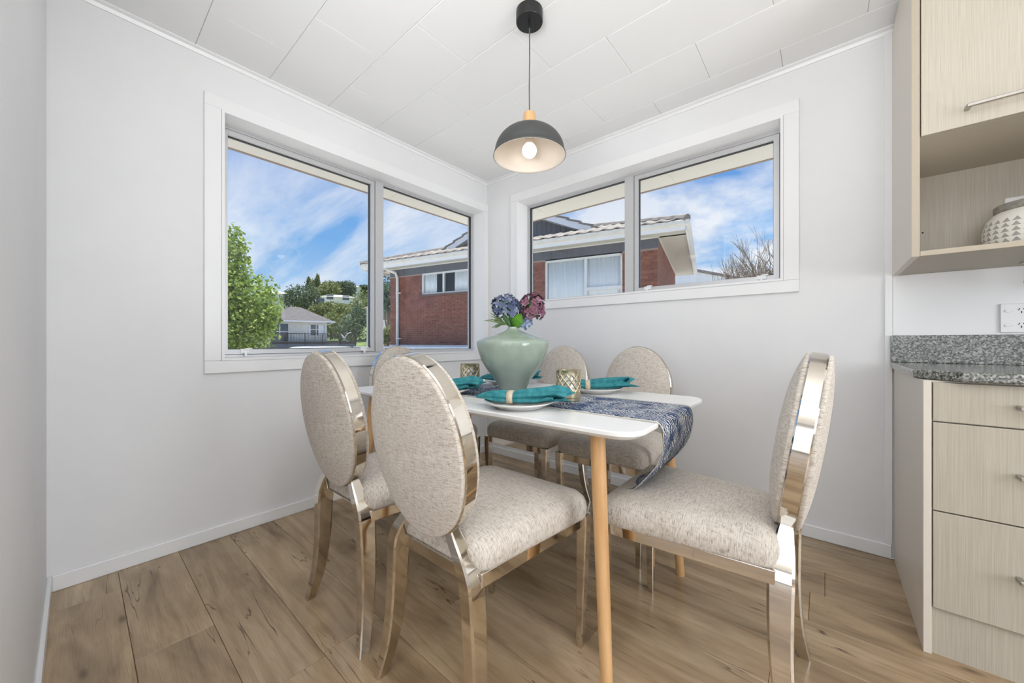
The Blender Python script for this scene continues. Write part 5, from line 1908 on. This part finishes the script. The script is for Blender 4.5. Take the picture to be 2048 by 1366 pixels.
M['whiteroof'] = mat('white_roof', srgb(232, 228, 220), 0.5)
hill_house('white two-window house on the hill beside the lime green tree', 556, 604, 92, 6.0, 2.2, 0.9, 0.2, M['whiteroof'], 2)
hill_house('long white-roofed house on the hill above the shrubbery', 676, 604, 96, 7.5, 1.4, 0.9, -0.1, M['whiteroof'], 2)
hill_house('low cream-roofed house just above the dark tiled roof', 641, 611, 86, 6.0, 0.6, 0.7, 0.1, M['whiteroof'], 1)
hill_house('small pale house high on the hill between the dark trees', 702, 586, 130, 5.0, 2.4, 0.9, -0.2, M['whiteroof'], 1)
hill_house('pale house glimpsed beside the corner of the brick house', 776, 650, 47, 2.6, 2.6, 0.4, 0.1, M['whiteroof'], 1)

# ---- white car on the driveway below the large window
cpos = ray_pt(644, 682, 8.0)
ca = math.atan2(0.383, -0.924)
car = tag(empty('car', (cpos.x, cpos.y, -0.75), ca), 'white car parked on the driveway below the large window', 'car')
M['carpaint'] = mat('white_car_paint', (0.80, 0.81, 0.82), 0.15, coat=0.6)
M['carglass'] = mat('tinted_car_glass', (0.03, 0.035, 0.04), 0.05, spec=0.8)
M['tyre'] = mat('tyre_rubber', (0.02, 0.02, 0.02), 0.8)


def loft(sections, n=20, pw=4.0):
    """sections: (x, half width, z0, z1) superellipse cross-sections"""
    vs, fs = [], []
    for x, hw, z0, z1 in sections:
        for k in range(n):
            t = 2 * PI * k / n
            c_, s_ = math.cos(t), math.sin(t)
            vs.append((x, hw * math.copysign(abs(c_) ** (2 / pw), c_), (z0 + z1) / 2 + (z1 - z0) / 2 * math.copysign(abs(s_) ** (2 / pw), s_)))
    m_ = len(sections)
    for i in range(m_ - 1):
        for k in range(n):
            fs.append((i * n + k, i * n + (k + 1) % n, (i + 1) * n + (k + 1) % n, (i + 1) * n + k))
    fs.append(tuple(range(n))[::-1]); fs.append(tuple(range((m_ - 1) * n, m_ * n)))
    return MB().add(vs, fs)


obj('body', loft([(-2.1, 0.6, 0.4, 0.85), (-2.0, 0.78, 0.28, 0.98), (-1.0, 0.86, 0.25, 1.02), (0.6, 0.86, 0.25, 1.02), (1.6, 0.84, 0.27, 0.95), (2.0, 0.76, 0.3, 0.82), (2.1, 0.6, 0.4, 0.7)]), M['carpaint'], car, smooth=True, sharp=60)
obj('cabin_glass', loft([(-1.95, 0.62, 0.9, 1.2), (-1.6, 0.68, 0.9, 1.56), (-0.4, 0.70, 0.9, 1.59), (0.35, 0.68, 0.9, 1.55), (1.0, 0.66, 0.9, 1.0)]), M['carglass'], car, smooth=True, sharp=60)
obj('roof', loft([(-1.75, 0.50, 1.50, 1.58), (-1.55, 0.55, 1.52, 1.625), (-0.6, 0.57, 1.53, 1.64), (0.2, 0.54, 1.52, 1.61), (0.42, 0.48, 1.5, 1.56)]), M['carpaint'], car, smooth=True, sharp=60)
for x in (-1.3, 1.25):
    for y in (-0.78, 0.78):
        w_ = obj('wheel', MB().lathe([(0, -0.1), (0.25, -0.1), (0.31, -0.08), (0.32, 0), (0.31, 0.08), (0.25, 0.1), (0, 0.1)], 24, caps=False).xf(Matrix.Rotation(R(90), 4, 'X')), M['tyre'], car, (x, y, 0.32), smooth=True, sharp=40)
for s in (-1, 1):
    obj('wing_mirror', MB().cbox(0.45, 0.6, s * 0.95 - 0.09, s * 0.95 + 0.09, 1.0, 1.14, 0.02), M['carpaint'], car)
